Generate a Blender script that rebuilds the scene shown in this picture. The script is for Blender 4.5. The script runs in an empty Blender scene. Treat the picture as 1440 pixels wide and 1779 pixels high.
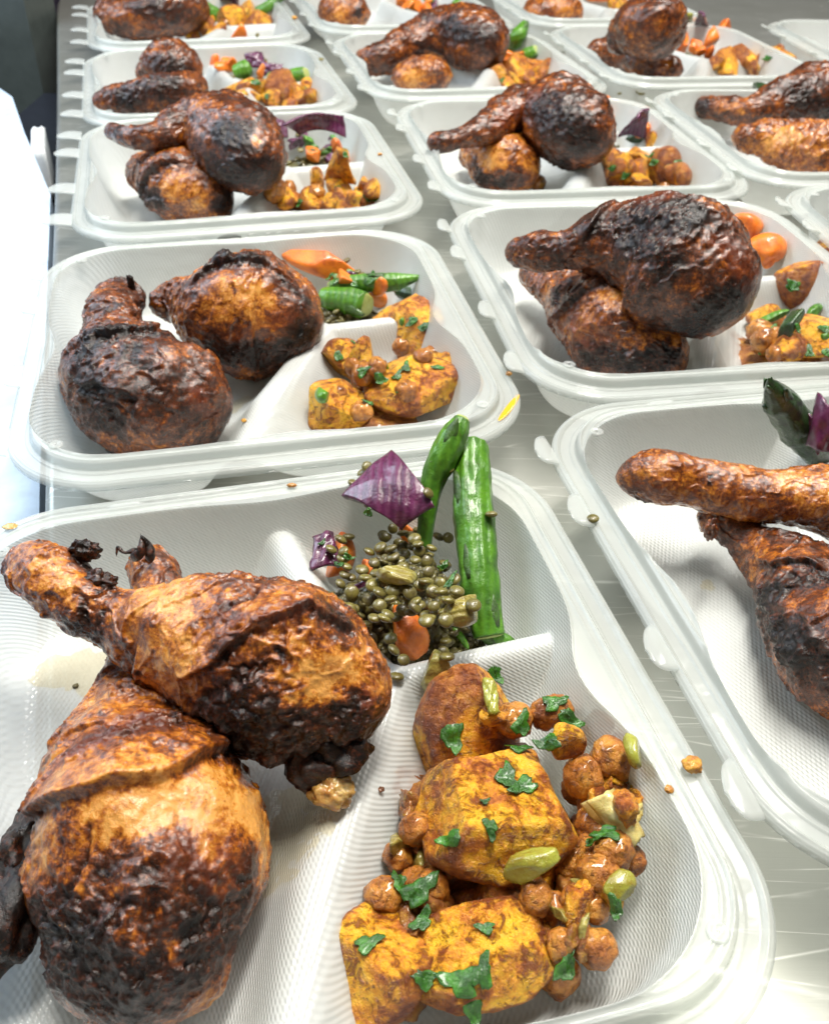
import bpy, math, random
import numpy as np
from mathutils import Matrix, Vector
from mathutils.bvhtree import BVHTree
rng = np.random.default_rng(7); random.seed(7)
CM = 0.01
scene = bpy.context.scene
col = scene.collection
R = math.radians
# ------------------------------------------------------------------ camera
FPX, PITCH, ROLL, RIM = 1613.0591, R(39.007694), R(1.59074225), 4.2
CAM = np.array([0, 0, 21.996 + RIM])
_r0 = np.array([1, 0, 0.]); _u0 = np.array([0, math.sin(PITCH), math.cos(PITCH)]); FWD = np.array([0, math.cos(PITCH), -math.sin(PITCH)])
RT = math.cos(ROLL)*_r0 + math.sin(ROLL)*_u0; UP = -math.sin(ROLL)*_r0 + math.cos(ROLL)*_u0
cd = bpy.data.cameras.new('camera'); cam = bpy.data.objects.new('camera', cd); col.objects.link(cam); scene.camera = cam
cd.sensor_fit = 'VERTICAL'; cd.sensor_height = 36; cd.lens = FPX/1779*36; cd.clip_start = .01; cd.clip_end = 60
m = Matrix(((RT[0], UP[0], -FWD[0], 0), (RT[1], UP[1], -FWD[1], 0), (RT[2], UP[2], -FWD[2], CAM[2]*CM), (0, 0, 0, 1)))
cam.matrix_world = m
cd.dof.use_dof = True; cd.dof.focus_distance = .30; cd.dof.aperture_fstop = 24
# ------------------------------------------------------------------ world and lamps
w = bpy.data.worlds.new('World'); scene.world = w; w.use_nodes = True
w.node_tree.nodes['Background'].inputs[0].default_value = (.96, .97, .93, 1); w.node_tree.nodes['Background'].inputs[1].default_value = .07
def area(name, loc, target, sx, sy, power, color):
    l = bpy.data.lights.new(name, 'AREA'); l.shape = 'RECTANGLE'; l.size = sx*CM; l.size_y = sy*CM; l.energy = power; l.color = color
    o = bpy.data.objects.new(name, l); col.objects.link(o); o.location = Vector(loc)*CM
    o.rotation_euler = (Vector(target)-Vector(loc)).to_track_quat('-Z', 'Y').to_euler(); return o
area('ceiling_lamp', (12, 62, 150), (0, 40, 0), 22, 90, 33, (1, .965, .89))
area('ceiling_lamp', (75, 120, 140), (10, 60, 0), 22, 90, 12, (1, .97, .92))
area('window_light', (-95, 85, 75), (-30, 75, 0), 70, 70, 10, (.72, .86, 1))
scene.view_settings.view_transform = 'Standard'; scene.view_settings.look = 'None'; scene.view_settings.exposure = .30
scene.cycles.use_denoising = True; scene.cycles.max_bounces = 8; scene.cycles.transparent_max_bounces = 16
# ------------------------------------------------------------------ helpers
def at(px, py, z=RIM):
    d = FWD + RT*(px-720)/FPX - UP*(py-889.5)/FPX
    return CAM + d*((z-CAM[2])/d[2])
def pix(P):
    q = np.asarray(P)-CAM; z = q@FWD
    return np.stack([720+FPX*(q@RT)/z, 889.5-FPX*(q@UP)/z], -1)
def ppc(P): return FPX/((np.asarray(P)-CAM)@FWD)
def _h(ix, iy, iz, s):
    n = (ix.astype(np.int64)*374761393 + iy.astype(np.int64)*668265263 + iz.astype(np.int64)*2147483647 + s*974634777) & 0xffffffff
    n = ((n ^ (n >> 13))*1274126177) & 0xffffffff; n = (n ^ (n >> 16)) & 0xffffffff
    return n.astype(np.float64)/4294967295*2-1
def vn(p, s=0):
    p = np.asarray(p, float)+100.0; i = np.floor(p).astype(np.int64); f = p-i; f = f*f*f*(f*(f*6-15)+10)
    o = 0
    for dx in (0, 1):
        for dy in (0, 1):
            for dz in (0, 1):
                wgt = (f[:, 0] if dx else 1-f[:, 0])*(f[:, 1] if dy else 1-f[:, 1])*(f[:, 2] if dz else 1-f[:, 2])
                o = o + wgt*_h(i[:, 0]+dx, i[:, 1]+dy, i[:, 2]+dz, s)
    return o
def fbm(p, s=0, o=3):
    p = np.asarray(p, float); a = 1; t = 0; r = 0
    for k in range(o): r = r+a*vn(p*(2.03**k), s+k*17); t += a; a *= .5
    return r/t
def sst(a, b, x): t = np.clip((x-a)/(b-a), 0, 1); return t*t*(3-2*t)
def mesh(name, V, F, mat=None, attrs=None, smooth=True):
    V = np.asarray(V, np.float32)*CM; me = bpy.data.meshes.new(name)
    parts = F if isinstance(F, list) and len(F) and isinstance(F[0], np.ndarray) else [np.asarray(F, np.int32)]
    me.vertices.add(len(V)); me.vertices.foreach_set('co', V.ravel())
    li = np.concatenate([p.ravel() for p in parts]).astype(np.int32); cnt = np.concatenate([np.full(len(p), p.shape[1]) for p in parts])
    st = np.concatenate([[0], np.cumsum(cnt)[:-1]]).astype(np.int32)
    me.loops.add(len(li)); me.loops.foreach_set('vertex_index', li)
    me.polygons.add(len(cnt)); me.polygons.foreach_set('loop_start', st)
    me.update(calc_edges=True)
    me.polygons.foreach_set('use_smooth', np.full(len(cnt), smooth))
    if attrs is not None:
        a = me.color_attributes.new('mask', 'FLOAT_COLOR', 'POINT')
        c = np.ones((len(V), 4), np.float32); c[:, :attrs.shape[1]] = attrs; a.data.foreach_set('color', c.ravel())
    if mat: me.materials.append(mat)
    me.validate(); return me
def tag(o, label=None, cat=None, group=None, kind=None):
    if label: o['label'] = label
    if cat: o['category'] = cat
    if group: o['group'] = group
    if kind: o['kind'] = kind
    return o
def obj(name, me, parent=None, loc=None, M=None):
    o = bpy.data.objects.new(name, me); col.objects.link(o)
    if parent is not None: o.parent = parent
    if loc is not None: o.location = Vector(loc)*CM
    return o
def empty(name, loc=(0, 0, 0), rot=(0, 0, 0)):
    o = bpy.data.objects.new(name, None); col.objects.link(o); o.location = Vector(loc)*CM; o.rotation_euler = rot; o.empty_display_size = .01; return o
def thingmesh(name, V, F, mat, label, cat, group=None, attrs=None, smooth=True, origin=None):
    """world-space vertices (cm) -> an object whose origin is at its own centre foot"""
    V = np.asarray(V, float)
    if origin is None: origin = np.array([V[:, 0].mean(), V[:, 1].mean(), V[:, 2].min()])
    o = obj(name, mesh(name, V-origin, F, mat, attrs, smooth), loc=origin); tag(o, label, cat, group); return o
# ------------------------------------------------------------------ materials
def newmat(name):
    mt = bpy.data.materials.new(name); mt.use_nodes = True; nt = mt.node_tree; nt.nodes.clear(); return mt, nt
class N:
    def __init__(s, nt): s.nt = nt
    def n(s, typ, ins=None, **kw):
        x = s.nt.nodes.new(typ)
        for k, v in kw.items(): setattr(x, k, v)
        for k, v in (ins or {}).items():
            if isinstance(v, bpy.types.NodeSocket): s.nt.links.new(v, x.inputs[k])
            else: x.inputs[k].default_value = v
        return x
    def math(s, op, a, b=0.0, c=0.0, clamp=False):
        x = s.n('ShaderNodeMath', {0: a, 1: b, 2: c}, operation=op); x.use_clamp = clamp; return x.outputs[0]
    def mix(s, f, a, b):
        x = s.n('ShaderNodeMix', data_type='RGBA')
        for k, v in ((0, f), (6, a), (7, b)):
            if isinstance(v, bpy.types.NodeSocket): s.nt.links.new(v, x.inputs[k])
            else: x.inputs[k].default_value = v if k == 0 or len(v) == 4 else (*v, 1)
        return x.outputs[2]
    def coord(s, sc=100.0, off=True):
        t = s.n('ShaderNodeTexCoord'); v = s.n('ShaderNodeVectorMath', {0: t.outputs['Object'], 1: (sc, sc, sc)}, operation='MULTIPLY').outputs[0]
        if off:
            oi = s.n('ShaderNodeObjectInfo'); r = s.math('MULTIPLY', oi.outputs['Random'], 57.0)
            v = s.n('ShaderNodeVectorMath', {0: v, 1: s.n('ShaderNodeCombineXYZ', {0: r, 1: r, 2: r}).outputs[0]}, operation='ADD').outputs[0]
        return v
    def noise(s, v, scale, detail=4, rough=.55, dist=0.0):
        return s.n('ShaderNodeTexNoise', {'Vector': v, 'Scale': scale, 'Detail': detail, 'Roughness': rough, 'Distortion': dist}).outputs['Fac']
    def ramp(s, f, stops, interp='LINEAR'):
        x = s.n('ShaderNodeValToRGB', {0: f}); cr = x.color_ramp; cr.interpolation = interp
        while len(cr.elements) < len(stops): cr.elements.new(.5)
        for e, (p, c) in zip(cr.elements, stops): e.position = p; e.color = (*c, 1) if len(c) == 3 else c
        return x.outputs[0]
    def bump(s, h, strength=.5, dist=.001, nrm=None):
        ins = {'Height': h, 'Strength': strength, 'Distance': dist}
        if nrm is not None: ins['Normal'] = nrm
        return s.n('ShaderNodeBump', ins).outputs[0]
    def out(s, sh): s.n('ShaderNodeOutputMaterial', {0: sh})
def rng_map(k, x, a, b, c=0., d=1.):
    return k.n('ShaderNodeMapRange', {0: x, 1: a, 2: b, 3: c, 4: d}).outputs[0]

def mat_chicken(name, bias=0.0):
    mt, nt = newmat(name); k = N(nt); v = k.coord()
    a = k.n('ShaderNodeVertexColor', layer_name='mask'); sp = k.n('ShaderNodeSeparateColor', {0: a.outputs[0]})
    char, pale, red = sp.outputs[0], sp.outputs[1], sp.outputs[2]
    n1 = k.noise(v, .55, 6, .62, .4); n2 = k.noise(v, 2.6, 5, .65, .3); n3 = k.noise(v, 9, 4, .7)
    t = k.math('ADD', k.math('MULTIPLY', n1, 1.0), k.math('MULTIPLY', n2, 1.05))
    t = k.math('ADD', t, k.math('MULTIPLY', n3, .85))
    t = k.math('SUBTRACT', t, 1.55-.43-bias)
    n4 = k.noise(v, 1.9, 5, .7, .8)
    t = k.math('ADD', t, k.math('MULTIPLY', char, k.math('ADD', .10, k.math('MULTIPLY', n4, .70))))
    t = k.math('SUBTRACT', t, k.math('MULTIPLY', pale, .34))
    c = k.ramp(t, [(0.0, (.78, .37, .085)), (.14, (.62, .225, .022)), (.29, (.37, .100, .0075)), (.42, (.150, .034, .0050)), (.55, (.055, .0140, .0035)), (.70, (.018, .0065, .0035)), (.92, (.006, .0038, .0032))])
    c = k.mix(k.math('MULTIPLY', red, rng_map(k, n4, .35, .6, .2, .8), clamp=True), c, (.20, .036, .009))
    rub = k.math('MULTIPLY', rng_map(k, k.noise(v, 5.2, 6, .78, .5), .50, .60), rng_map(k, k.noise(v, .8, 4, .65, .6), .40, .58))
    rub = k.math('MULTIPLY', rub, k.math('SUBTRACT', 1.0, k.math('MULTIPLY', pale, .45)))
    c = k.mix(k.math('MULTIPLY', rub, .72), c, (.15, .032, .007))
    # spice grains
    vo = k.n('ShaderNodeTexVoronoi', {'Vector': v, 'Scale': 7.5, 'Randomness': 1.0}); dist = vo.outputs['Distance']
    gate = rng_map(k, k.noise(v, 1.1, 3, .6), .46, .62)
    grain = k.math('MULTIPLY', rng_map(k, k.noise(v, 8.5, 3, .75, .6), .60, .66), gate)
    c = k.mix(k.math('MULTIPLY', grain, .75), c, (.085, .026, .010))
    vo2 = k.n('ShaderNodeTexVoronoi', {'Vector': v, 'Scale': 12.0}); g2 = k.math('MULTIPLY', rng_map(k, k.noise(v, 13., 2, .8, .5), .66, .71), rng_map(k, k.noise(v, .9, 3, .6, 1.), .45, .6))
    c = k.mix(k.math('MULTIPLY', g2, .7), c, (.42, .19, .045))
    h = k.math('ADD', k.math('MULTIPLY', n3, .7), k.math('MULTIPLY', k.noise(v, 22, 4, .7), .45)); h = k.math('ADD', h, k.math('MULTIPLY', grain, .5)); h = k.math('ADD', h, k.math('MULTIPLY', n2, .8))
    b = k.bump(h, .5, .0010)
    rough = rng_map(k, k.noise(v, 1.7, 4, .6), .35, .65, .20, .42)
    p = k.n('ShaderNodeBsdfPrincipled', {'Base Color': c, 'Roughness': rough, 'Normal': b, 'Specular IOR Level': .35, 'Coat Weight': rng_map(k, k.math('MULTIPLY', t, 1.0), .4, .8, .85, .22), 'Coat Roughness': .08, 'Coat Normal': k.bump(h, .28, .0009),
        'Subsurface Weight': .12, 'Subsurface Radius': (1, .35, .12), 'Subsurface Scale': .003})
    k.out(p.outputs[0]); return mt
def mat_plastic(name, embossed=False, milky=.62):
    mt, nt = newmat(name); k = N(nt); v = k.coord(off=False)
    s = k.n('ShaderNodeSeparateXYZ', {0: v}); x, y, z = s.outputs
    nz = k.noise(v, .5, 3, .5)
    h = k.math('MULTIPLY', nz, 1.2)
    if embossed:
        K = 36.0
        xx = k.math('ADD', x, k.math('MULTIPLY', z, .9)); yy = k.math('MULTIPLY', k.math('ADD', y, k.math('MULTIPLY', z, .7)), .5)
        a1 = k.math('COSINE', k.math('MULTIPLY', k.math('ADD', xx, yy), K)); a2 = k.math('COSINE', k.math('MULTIPLY', k.math('SUBTRACT', xx, yy), K))
        h = k.math('ADD', h, k.math('MULTIPLY', k.math('ADD', a1, a2), .085))
    b = k.bump(h, .75, .0010)
    tint = (.87, .885, .87, 1)
    p = k.n('ShaderNodeBsdfPrincipled', {'Base Color': tint, 'Roughness': .13, 'Normal': b, 'Specular IOR Level': .8})
    tl = k.n('ShaderNodeBsdfTranslucent', {'Color': tint, 'Normal': b}); tr = k.n('ShaderNodeBsdfTransparent', {'Color': (.93, .945, .93, 1)})
    m1 = k.n('ShaderNodeMixShader', {0: .30, 1: p.outputs[0], 2: tl.outputs[0]})
    m2 = k.n('ShaderNodeMixShader', {0: 1-milky, 1: m1.outputs[0], 2: tr.outputs[0]})
    k.out(m2.outputs[0]); return mt
def mat_food(name, c1, c2, c3, scale=1.0, spec=.5, rough=(.25, .5), spots=None, bump=.6, coat=.3, stripe=None, sss=.1):
    mt, nt = newmat(name); k = N(nt); v = k.coord()
    n1 = k.noise(v, .8*scale, 5, .6, .3); n2 = k.noise(v, 4*scale, 4, .65)
    t = k.math('ADD', k.math('MULTIPLY', n1, .7), k.math('MULTIPLY', n2, .3))
    c = k.ramp(t, [(.36, c1), (.5, c2), (.64, c3)])
    h = k.math('ADD', n2, k.math('MULTIPLY', k.noise(v, 14*scale, 3, .6), .4))
    if stripe:
        wv = k.n('ShaderNodeTexWave', {'Vector': v, 'Scale': stripe[1], 'Distortion': 2.5, 'Detail': 3., 'Detail Scale': 1.5}, bands_direction=stripe[0]).outputs['Fac']
        c = k.mix(k.math('MULTIPLY', wv, stripe[3]), c, stripe[2]); h = k.math('ADD', h, k.math('MULTIPLY', wv, .8))
    if spots:
        for (sc, th, scol, am) in spots:
            q = k.noise(v, sc, 5, .68, .5); c = k.mix(k.math('MULTIPLY', rng_map(k, q, th, th+.07), am), c, scol)
            h = k.math('ADD', h, k.math('MULTIPLY', rng_map(k, q, th, th+.1), .5))
    b = k.bump(h, bump, .0008)
    r = rng_map(k, n1, .3, .7, rough[0], rough[1])
    p = k.n('ShaderNodeBsdfPrincipled', {'Base Color': c, 'Roughness': r, 'Normal': b, 'Specular IOR Level': spec, 'Coat Weight': coat, 'Coat Roughness': .12, 'Subsurface Weight': sss, 'Subsurface Radius': (1, .6, .2), 'Subsurface Scale': .002})
    k.out(p.outputs[0]); return mt
def mat_potato():
    mt, nt = newmat('roast_potato'); k = N(nt); v = k.coord()
    a = k.n('ShaderNodeVertexColor', layer_name='mask'); sp = k.n('ShaderNodeSeparateColor', {0: a.outputs[0]}); skin = sp.outputs[0]
    n1 = k.noise(v, .9, 5, .6, .5); n2 = k.noise(v, 5, 5, .7); n3 = k.noise(v, 16, 3, .6)
    flesh = k.ramp(k.math('ADD', k.math('MULTIPLY', n1, .65), k.math('MULTIPLY', n2, .35)), [(.43, (.90, .49, .022)), (.51, (.78, .32, .011)), (.58, (.48, .13, .008)), (.68, (.20, .036, .006))])
    sk = k.ramp(k.math('ADD', k.math('MULTIPLY', n1, .6), k.math('MULTIPLY', n2, .4)), [(.36, (.56, .24, .022)), (.48, (.40, .115, .010)), (.60, (.17, .034, .007))])
    c = k.mix(skin, flesh, sk)
    q = k.noise(v, 2.3, 6, .72, .6); c = k.mix(k.math('MULTIPLY', rng_map(k, q, .52, .60), .85), c, (.20, .034, .006))
    q2 = k.noise(v, 3.4, 5, .7, .2); c = k.mix(k.math('MULTIPLY', rng_map(k, q2, .63, .70), .85), c, (.10, .03, .010))
    h = k.math('ADD', k.math('MULTIPLY', n2, 1.0), k.math('MULTIPLY', n3, .5)); h = k.math('ADD', h, k.math('MULTIPLY', rng_map(k, q, .5, .62), .5))
    b = k.bump(h, .9, .0013)
    p = k.n('ShaderNodeBsdfPrincipled', {'Base Color': c, 'Roughness': rng_map(k, n1, .3, .7, .25, .5), 'Normal': b, 'Coat Weight': .45, 'Coat Roughness': .15, 'Coat Normal': b, 'Subsurface Weight': .15, 'Subsurface Radius': (1, .6, .15), 'Subsurface Scale': .003})
    k.out(p.outputs[0]); return mt
def mat_steel(name, base=(.70, .69, .645), rough=.40, ang=.26):
    mt, nt = newmat(name); k = N(nt); v = k.coord(off=False)
    mp = k.n('ShaderNodeMapping', {'Vector': v, 'Rotation': (0, 0, ang), 'Scale': (.09, 6.0, 1)}); br = k.noise(mp.outputs[0], 1.5, 6, .7)
    h = br; c = k.mix(rng_map(k, k.noise(v, .12, 4, .6), .35, .65), (base[0]*.9, base[1]*.9, base[2]*.88), base)
    for i, (an, sc) in enumerate(((.9, .42), (2.3, .33), (1.4, .5), (.2, .38))):
        mp = k.n('ShaderNodeMapping', {'Vector': v, 'Rotation': (0, 0, an), 'Location': (i*7., i*3., 0), 'Scale': (.10*sc, 1.3*sc, 1)})
        vo = k.n('ShaderNodeTexVoronoi', {'Vector': mp.outputs[0], 'Scale': 1.0}, feature='DISTANCE_TO_EDGE').outputs[0]
        gate = rng_map(k, k.noise(v, .21+i*.05, 2), .48, .60)
        s_ = k.math('MULTIPLY', rng_map(k, vo, .012, .0), gate)
        c = k.mix(k.math('MULTIPLY', s_, .6), c, (.95, .94, .9)); h = k.math('SUBTRACT', h, k.math('MULTIPLY', s_, .5))
    r = k.math('ADD', rough, k.math('MULTIPLY', k.math('SUBTRACT', br, .5), .18))
    p = k.n('ShaderNodeBsdfPrincipled', {'Base Color': c, 'Metallic': .75, 'Roughness': r, 'Normal': k.bump(h, .12, .0004)})
    k.out(p.outputs[0]); return mt
def mat_plain(name, c, rough=.5, metal=0, emit=None, trans=0):
    mt, nt = newmat(name); k = N(nt); v = k.coord(); n1 = k.noise(v, .6, 4, .6)
    cc = k.mix(rng_map(k, n1, .3, .7), tuple(x*.85 for x in c), tuple(min(1, x*1.1) for x in c))
    p = k.n('ShaderNodeBsdfPrincipled', {'Base Color': cc, 'Roughness': rough, 'Metallic': metal, 'Normal': k.bump(n1, .2, .0005)}); k.out(p.outputs[0]); return mt
M = {}
M['chicken'] = mat_chicken('roast_chicken_skin'); M['chicken_dark'] = mat_chicken('charred_chicken_skin', .155); M['chicken_mid'] = mat_chicken('brown_chicken_skin', .06); M['chicken_light'] = mat_chicken('golden_chicken_skin', .0)
M['well'] = mat_plastic('embossed_frosted_plastic', True, .68); M['flange'] = mat_plastic('frosted_plastic', False, .33); M['tab'] = mat_plastic('thin_frosted_plastic', False, .36)
M['potato'] = mat_potato()
M['chickpea'] = mat_food('spiced_chickpea', (.66, .31, .045), (.50, .175, .018), (.25, .065, .010), 1.6, spots=[(3.0, .54, (.17, .045, .008), .7), (7, .6, (.60, .30, .05), .6)], coat=.7, bump=1.0)
M['lentil'] = mat_food('green_lentil', (.22, .19, .045), (.15, .125, .03), (.085, .065, .02), 1.5, coat=.35, rough=(.2, .42), spots=[(9, .62, (.05, .035, .015), .6)], bump=.35)
M['carrot'] = mat_food('roast_carrot', (.90, .27, .02), (.80, .20, .015), (.55, .10, .012), 1.2, spots=[(1.5, .66, (.10, .03, .012), .6)], coat=.4, sss=.2)
M['onion'] = mat_food('red_onion', (.14, .022, .085), (.085, .012, .050), (.04, .008, .026), 1.2, coat=.7, rough=(.12, .35), stripe=('X', .9, (.30, .10, .20), .22), bump=.5)
M['onion_pale'] = mat_food('cooked_onion', (.78, .70, .35), (.68, .56, .20), (.50, .34, .06), 1.2, coat=.6, rough=(.12, .3), sss=.3)
M['onion_green'] = mat_food('green_onion', (.42, .44, .07), (.34, .33, .045), (.26, .19, .02), 1.2, coat=.6, rough=(.12, .3), sss=.3)
M['olive_veg'] = mat_food('cooked_celery', (.40, .36, .09), (.32, .26, .05), (.22, .15, .025), 1.5, coat=.6, rough=(.15, .35), stripe=('Y', 1.5, (.48, .42, .14), .3))
M['asparagus'] = mat_food('asparagus_green', (.11, .30, .018), (.065, .20, .014), (.035, .11, .012), 1.0, coat=.25, rough=(.25, .45), stripe=('X', .9, (.17, .38, .03), .25), spots=[(1.6, .64, (.10, .075, .02), .7)], bump=.5)
M['asparagus_dark'] = mat_food('asparagus_tip', (.035, .10, .02), (.022, .060, .014), (.02, .02, .022), 1.4, coat=.5, rough=(.2, .4))
M['bract'] = mat_food('asparagus_bract', (.07, .17, .02), (.05, .11, .022), (.045, .05, .022), 2.0, coat=.2)
M['asparagus_cut'] = mat_food('asparagus_cut_face', (.50, .55, .22), (.42, .48, .15), (.34, .38, .09), 2, coat=.3)
M['herb'] = mat_food('coriander_leaf', (.060, .24, .018), (.026, .115, .010), (.014, .06, .008), 3, coat=.3, rough=(.15, .35), bump=.5)
M['sauce'] = mat_food('spiced_sauce_mash', (.50, .26, .03), (.30, .10, .018), (.12, .04, .012), 2.2, coat=.6, spots=[(6, .6, (.62, .38, .04), .6)], bump=1)
M['lentil_mass'] = mat_food('lentil_salad_base', (.18, .155, .035), (.11, .09, .022), (.05, .038, .012), 1.6, coat=.5, bump=1)
M['cartilage'] = mat_food('cartilage', (.72, .55, .28), (.60, .38, .12), (.42, .17, .03), 1.5, coat=.9, rough=(.1, .25), sss=.5)
M['crumb'] = mat_food('food_crumb', (.75, .42, .06), (.62, .28, .03), (.35, .10, .02), 3, coat=.5)
M['steel'] = mat_steel('brushed_steel', (.47, .475, .44), .36); M['bench'] = mat_plain('pale_counter_top', (.58, .70, .86), .25)
M['dark'] = mat_plain('dark_floor', (.035, .03, .05), .5)
# ------------------------------------------------------------------ tray shape
def rrect(x, y, hx, hy, r):
    qx = np.abs(x)-hx+r; qy = np.abs(y)-hy+r
    return np.hypot(np.maximum(qx, 0), np.maximum(qy, 0))+np.minimum(np.maximum(qx, qy), 0)-r
def s_out(x, y): return rrect(x, y, 11.2, 11.75, 4.3)
def s_open(x, y):
    d = rrect(x+.35, y+.1, 9.95, 10.25, 3.9)
    wx = np.clip((np.abs(x)-5)/4, 0, 1); wy = np.clip((np.abs(y)-5)/4, 0, 1)
    d = d+wx*np.where(x > 0, .85*np.exp(-((y+1.0)/2.0)**2), .62*np.exp(-((y+1.0)/2.4)**2))
    return d+wy*np.where(y > 0, .30, .35)*np.exp(-((x-.6)/2.2)**2)
RIDGES = [([(3.3, 1.5), (1.6, 5.2), (.5, 11)], 2.5, 1.05), ([(3.3, 1.5), (6.5, 1.75), (11, 2.0)], 2.45, .95), ([(3.3, 1.5), (1.5, -2.2), (-.2, -5.2), (-2.2, -11)], 2.55, 1.35)]
def segd(x, y, pts):
    d = np.full(np.shape(x), 1e9)
    for (ax, ay), (bx, by) in zip(pts[:-1], pts[1:]):
        t = np.clip(((x-ax)*(bx-ax)+(y-ay)*(by-ay))/((bx-ax)**2+(by-ay)**2), 0, 1)
        d = np.minimum(d, np.hypot(x-ax-t*(bx-ax), y-ay-t*(by-ay)))
    return d
def tray_h(x, y):
    di = -s_open(x, y); do = -s_out(x, y)
    wv = np.clip(di/2.3, 0, 1); zw = RIM-.12-3.7*(1-(1-wv)**2.6)
    zd = np.full(np.shape(x), -1.0)
    for pts, h, wd_ in RIDGES:
        dd = segd(x, y, pts); zd = np.maximum(zd, .38+h*1.0/(1+(dd/wd_)**3.0))
    kk = .25; hh = np.clip(.5+.5*(zw-zd)/kk, 0, 1); zi = zd*(1-hh)+zw*hh+kk*hh*(1-hh)
    # flange
    step = sst(.93, 1.02, do)
    bead = .09*np.exp(-((do-1.12)/.055)**2)+.05*np.exp(-((do-1.42)/.05)**2)
    lip = .08*np.exp(-((di)/.07)**2)
    zf = RIM-.46+.36*step+bead+lip-.07*sst(.30, .36, do)*sst(.78, .70, do)+.06*np.exp(-((do-.2)/.05)**2)-.10*sst(.10, .0, do)
    for nx in (-4.9, 4.9):
        zf = zf+.16*sst(.62, .5, np.abs(x-nx))*sst(.30, .18, np.abs(y-11.15))
    return np.where(di > 0, zi+lip*(di > 0), zf)
def build_tray_meshes():
    nth = 560; th = np.linspace(0, 2*np.pi, nth, endpoint=False); c, s = np.cos(th), np.sin(th)
    def solve(fn):
        lo = np.zeros(nth); hi = np.full(nth, 20.)
        for _ in range(40):
            md = (lo+hi)/2; ins = fn(md*c-.35, md*s) < 0; lo = np.where(ins, md, lo); hi = np.where(ins, hi, md)
        return lo
    ro, rx = solve(s_open), solve(s_out)
    def rings(a, b, ts, zoff, cap):
        P = []
        for t in ts:
            r = a*(1-t)+b*t; x = r*c-.35; y = r*s; P.append(np.stack([x, y, tray_h(x, y)+zoff], 1))
        return np.array(P)
    ti = np.concatenate([np.linspace(0.004, .70, 60), np.linspace(.70, 1.0, 66)[1:]])
    def sheet(Pt, thick):
        n, mth = Pt.shape[:2]; V = np.concatenate([Pt.reshape(-1, 3), (Pt-np.array([0, 0, thick])).reshape(-1, 3)])
        i, j = np.meshgrid(np.arange(n-1), np.arange(mth), indexing='ij'); j2 = (j+1) % mth
        q = np.stack([i*mth+j, (i+1)*mth+j, (i+1)*mth+j2, i*mth+j2], -1).reshape(-1, 4)
        q2 = q[:, ::-1]+n*mth; jj = np.arange(mth); e = (n-1)*mth
        rim = np.stack([e+jj, e+jj+n*mth, e+(jj+1) % mth+n*mth, e+(jj+1) % mth], 1)
        return V, q, q2, rim
    Pw = rings(ro*0, ro, ti, 0, True); V, q, q2, rim = sheet(Pw, .06)
    nn = len(ti)*nth; cap = np.arange(nth).reshape(1, -1); well = mesh('well', V, [np.concatenate([q, q2]), cap, (cap+nn)[:, ::-1]], M['well'])
    tf = np.linspace(0, 1, 64); Pf = rings(ro, rx, tf, 0, False)
    last = Pf[-1].copy(); last[:, 2] -= .16; Pf = np.concatenate([Pf, last[None]]); V, q, q2, rim = sheet(Pf, .06)
    fl = mesh('flange', V, np.concatenate([q, q2, rim]), M['flange']); return well, fl
WELL, FLANGE = build_tray_meshes()
def tab_mesh(L, Wd):
    us = np.linspace(0, 1, 9); vs = np.linspace(-1, 1, 9); V = []
    for u in us:
        hw = Wd*(1-.35*u**2)*math.sqrt(max(0, 1-(max(0, u-.6)/.42)**2)); 
        for v in vs: V.append((-u*L, v*max(hw, .08)-.3*u, .10*math.sin(u*3)+.14*u-.05*v*v))
    V = np.array(V); V = np.concatenate([V, V-np.array([0, 0, .09])]); F = []
    for i in range(8):
        for j in range(8):
            a = i*9+j; F += [(a, a+1, a+10, a+9), (a+81+9, a+81+10, a+81+1, a+81)]
    for i in range(8):
        F += [(i*9, (i+1)*9, (i+1)*9+81, i*9+81), (i*9+8+81, (i+1)*9+8+81, (i+1)*9+8, i*9+8), (72+i, 72+i+81, 72+i+1+81, 72+i+1)]
    return mesh('hinge_tab', V, np.array(F), M['tab'])
TABS = [tab_mesh(1.7, .95), tab_mesh(.8, 1.0)]
def knob_mesh():
    V = []; F = []
    for k, (r, z) in enumerate(((.30, 0), (.30, .06), (.22, .10), (.17, .06), (.05, .06))):
        for j in range(20): a = j*math.tau/20; V.append((r*math.cos(a), r*math.sin(a), z))
    for k in range(4):
        for j in range(20): F.append((k*20+j, k*20+(j+1) % 20, k*20+20+(j+1) % 20, k*20+20+j))
    return mesh('snap_button', V, np.array(F), M['flange'])
KNOB = knob_mesh()
TRAYS = {'A1': (-3.47, 17.99, 15.14), 'A2': (-8.06, 41.96, 13.34), 'A3': (-12.88, 65.94, 14.56), 'A4': (-18.78, 87.6, 16.0), 'A5': (-25.2, 111.0, 16.2),
 'B1': (18.31, 25.83, 13.57), 'B2': (14.03, 48.74, 10.85), 'B3': (10.14, 71.9, 11.6), 'B4': (3.4, 95.6, 14.6), 'B5': (-3.6, 119.4, 16.1),
 'C2': (35.9, 53.6, 8.0), 'C3': (31.6, 77.0, 10.2), 'C4': (25.4, 101.6, 12.6), 'C5': (19.3, 125.5, 14.6), 'D4': (49.5, 107., 8.0), 'B0': (22.6, 1.6, 13.)}
del TRAYS['B0']
DESC = {'A1': 'the large front tray', 'A2': 'the second left column tray', 'A3': 'the third left column tray', 'A4': 'the fourth left column tray', 'A5': 'the topmost left column tray',
 'B1': 'the tray at the right edge', 'B2': 'the second middle column tray', 'B3': 'the third middle column tray', 'B4': 'the fourth middle column tray', 'B5': 'the topmost middle column tray',
 'C3': 'the cropped right column tray', 'C4': 'the upper right column tray', 'C5': 'the topmost right column tray'}
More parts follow.
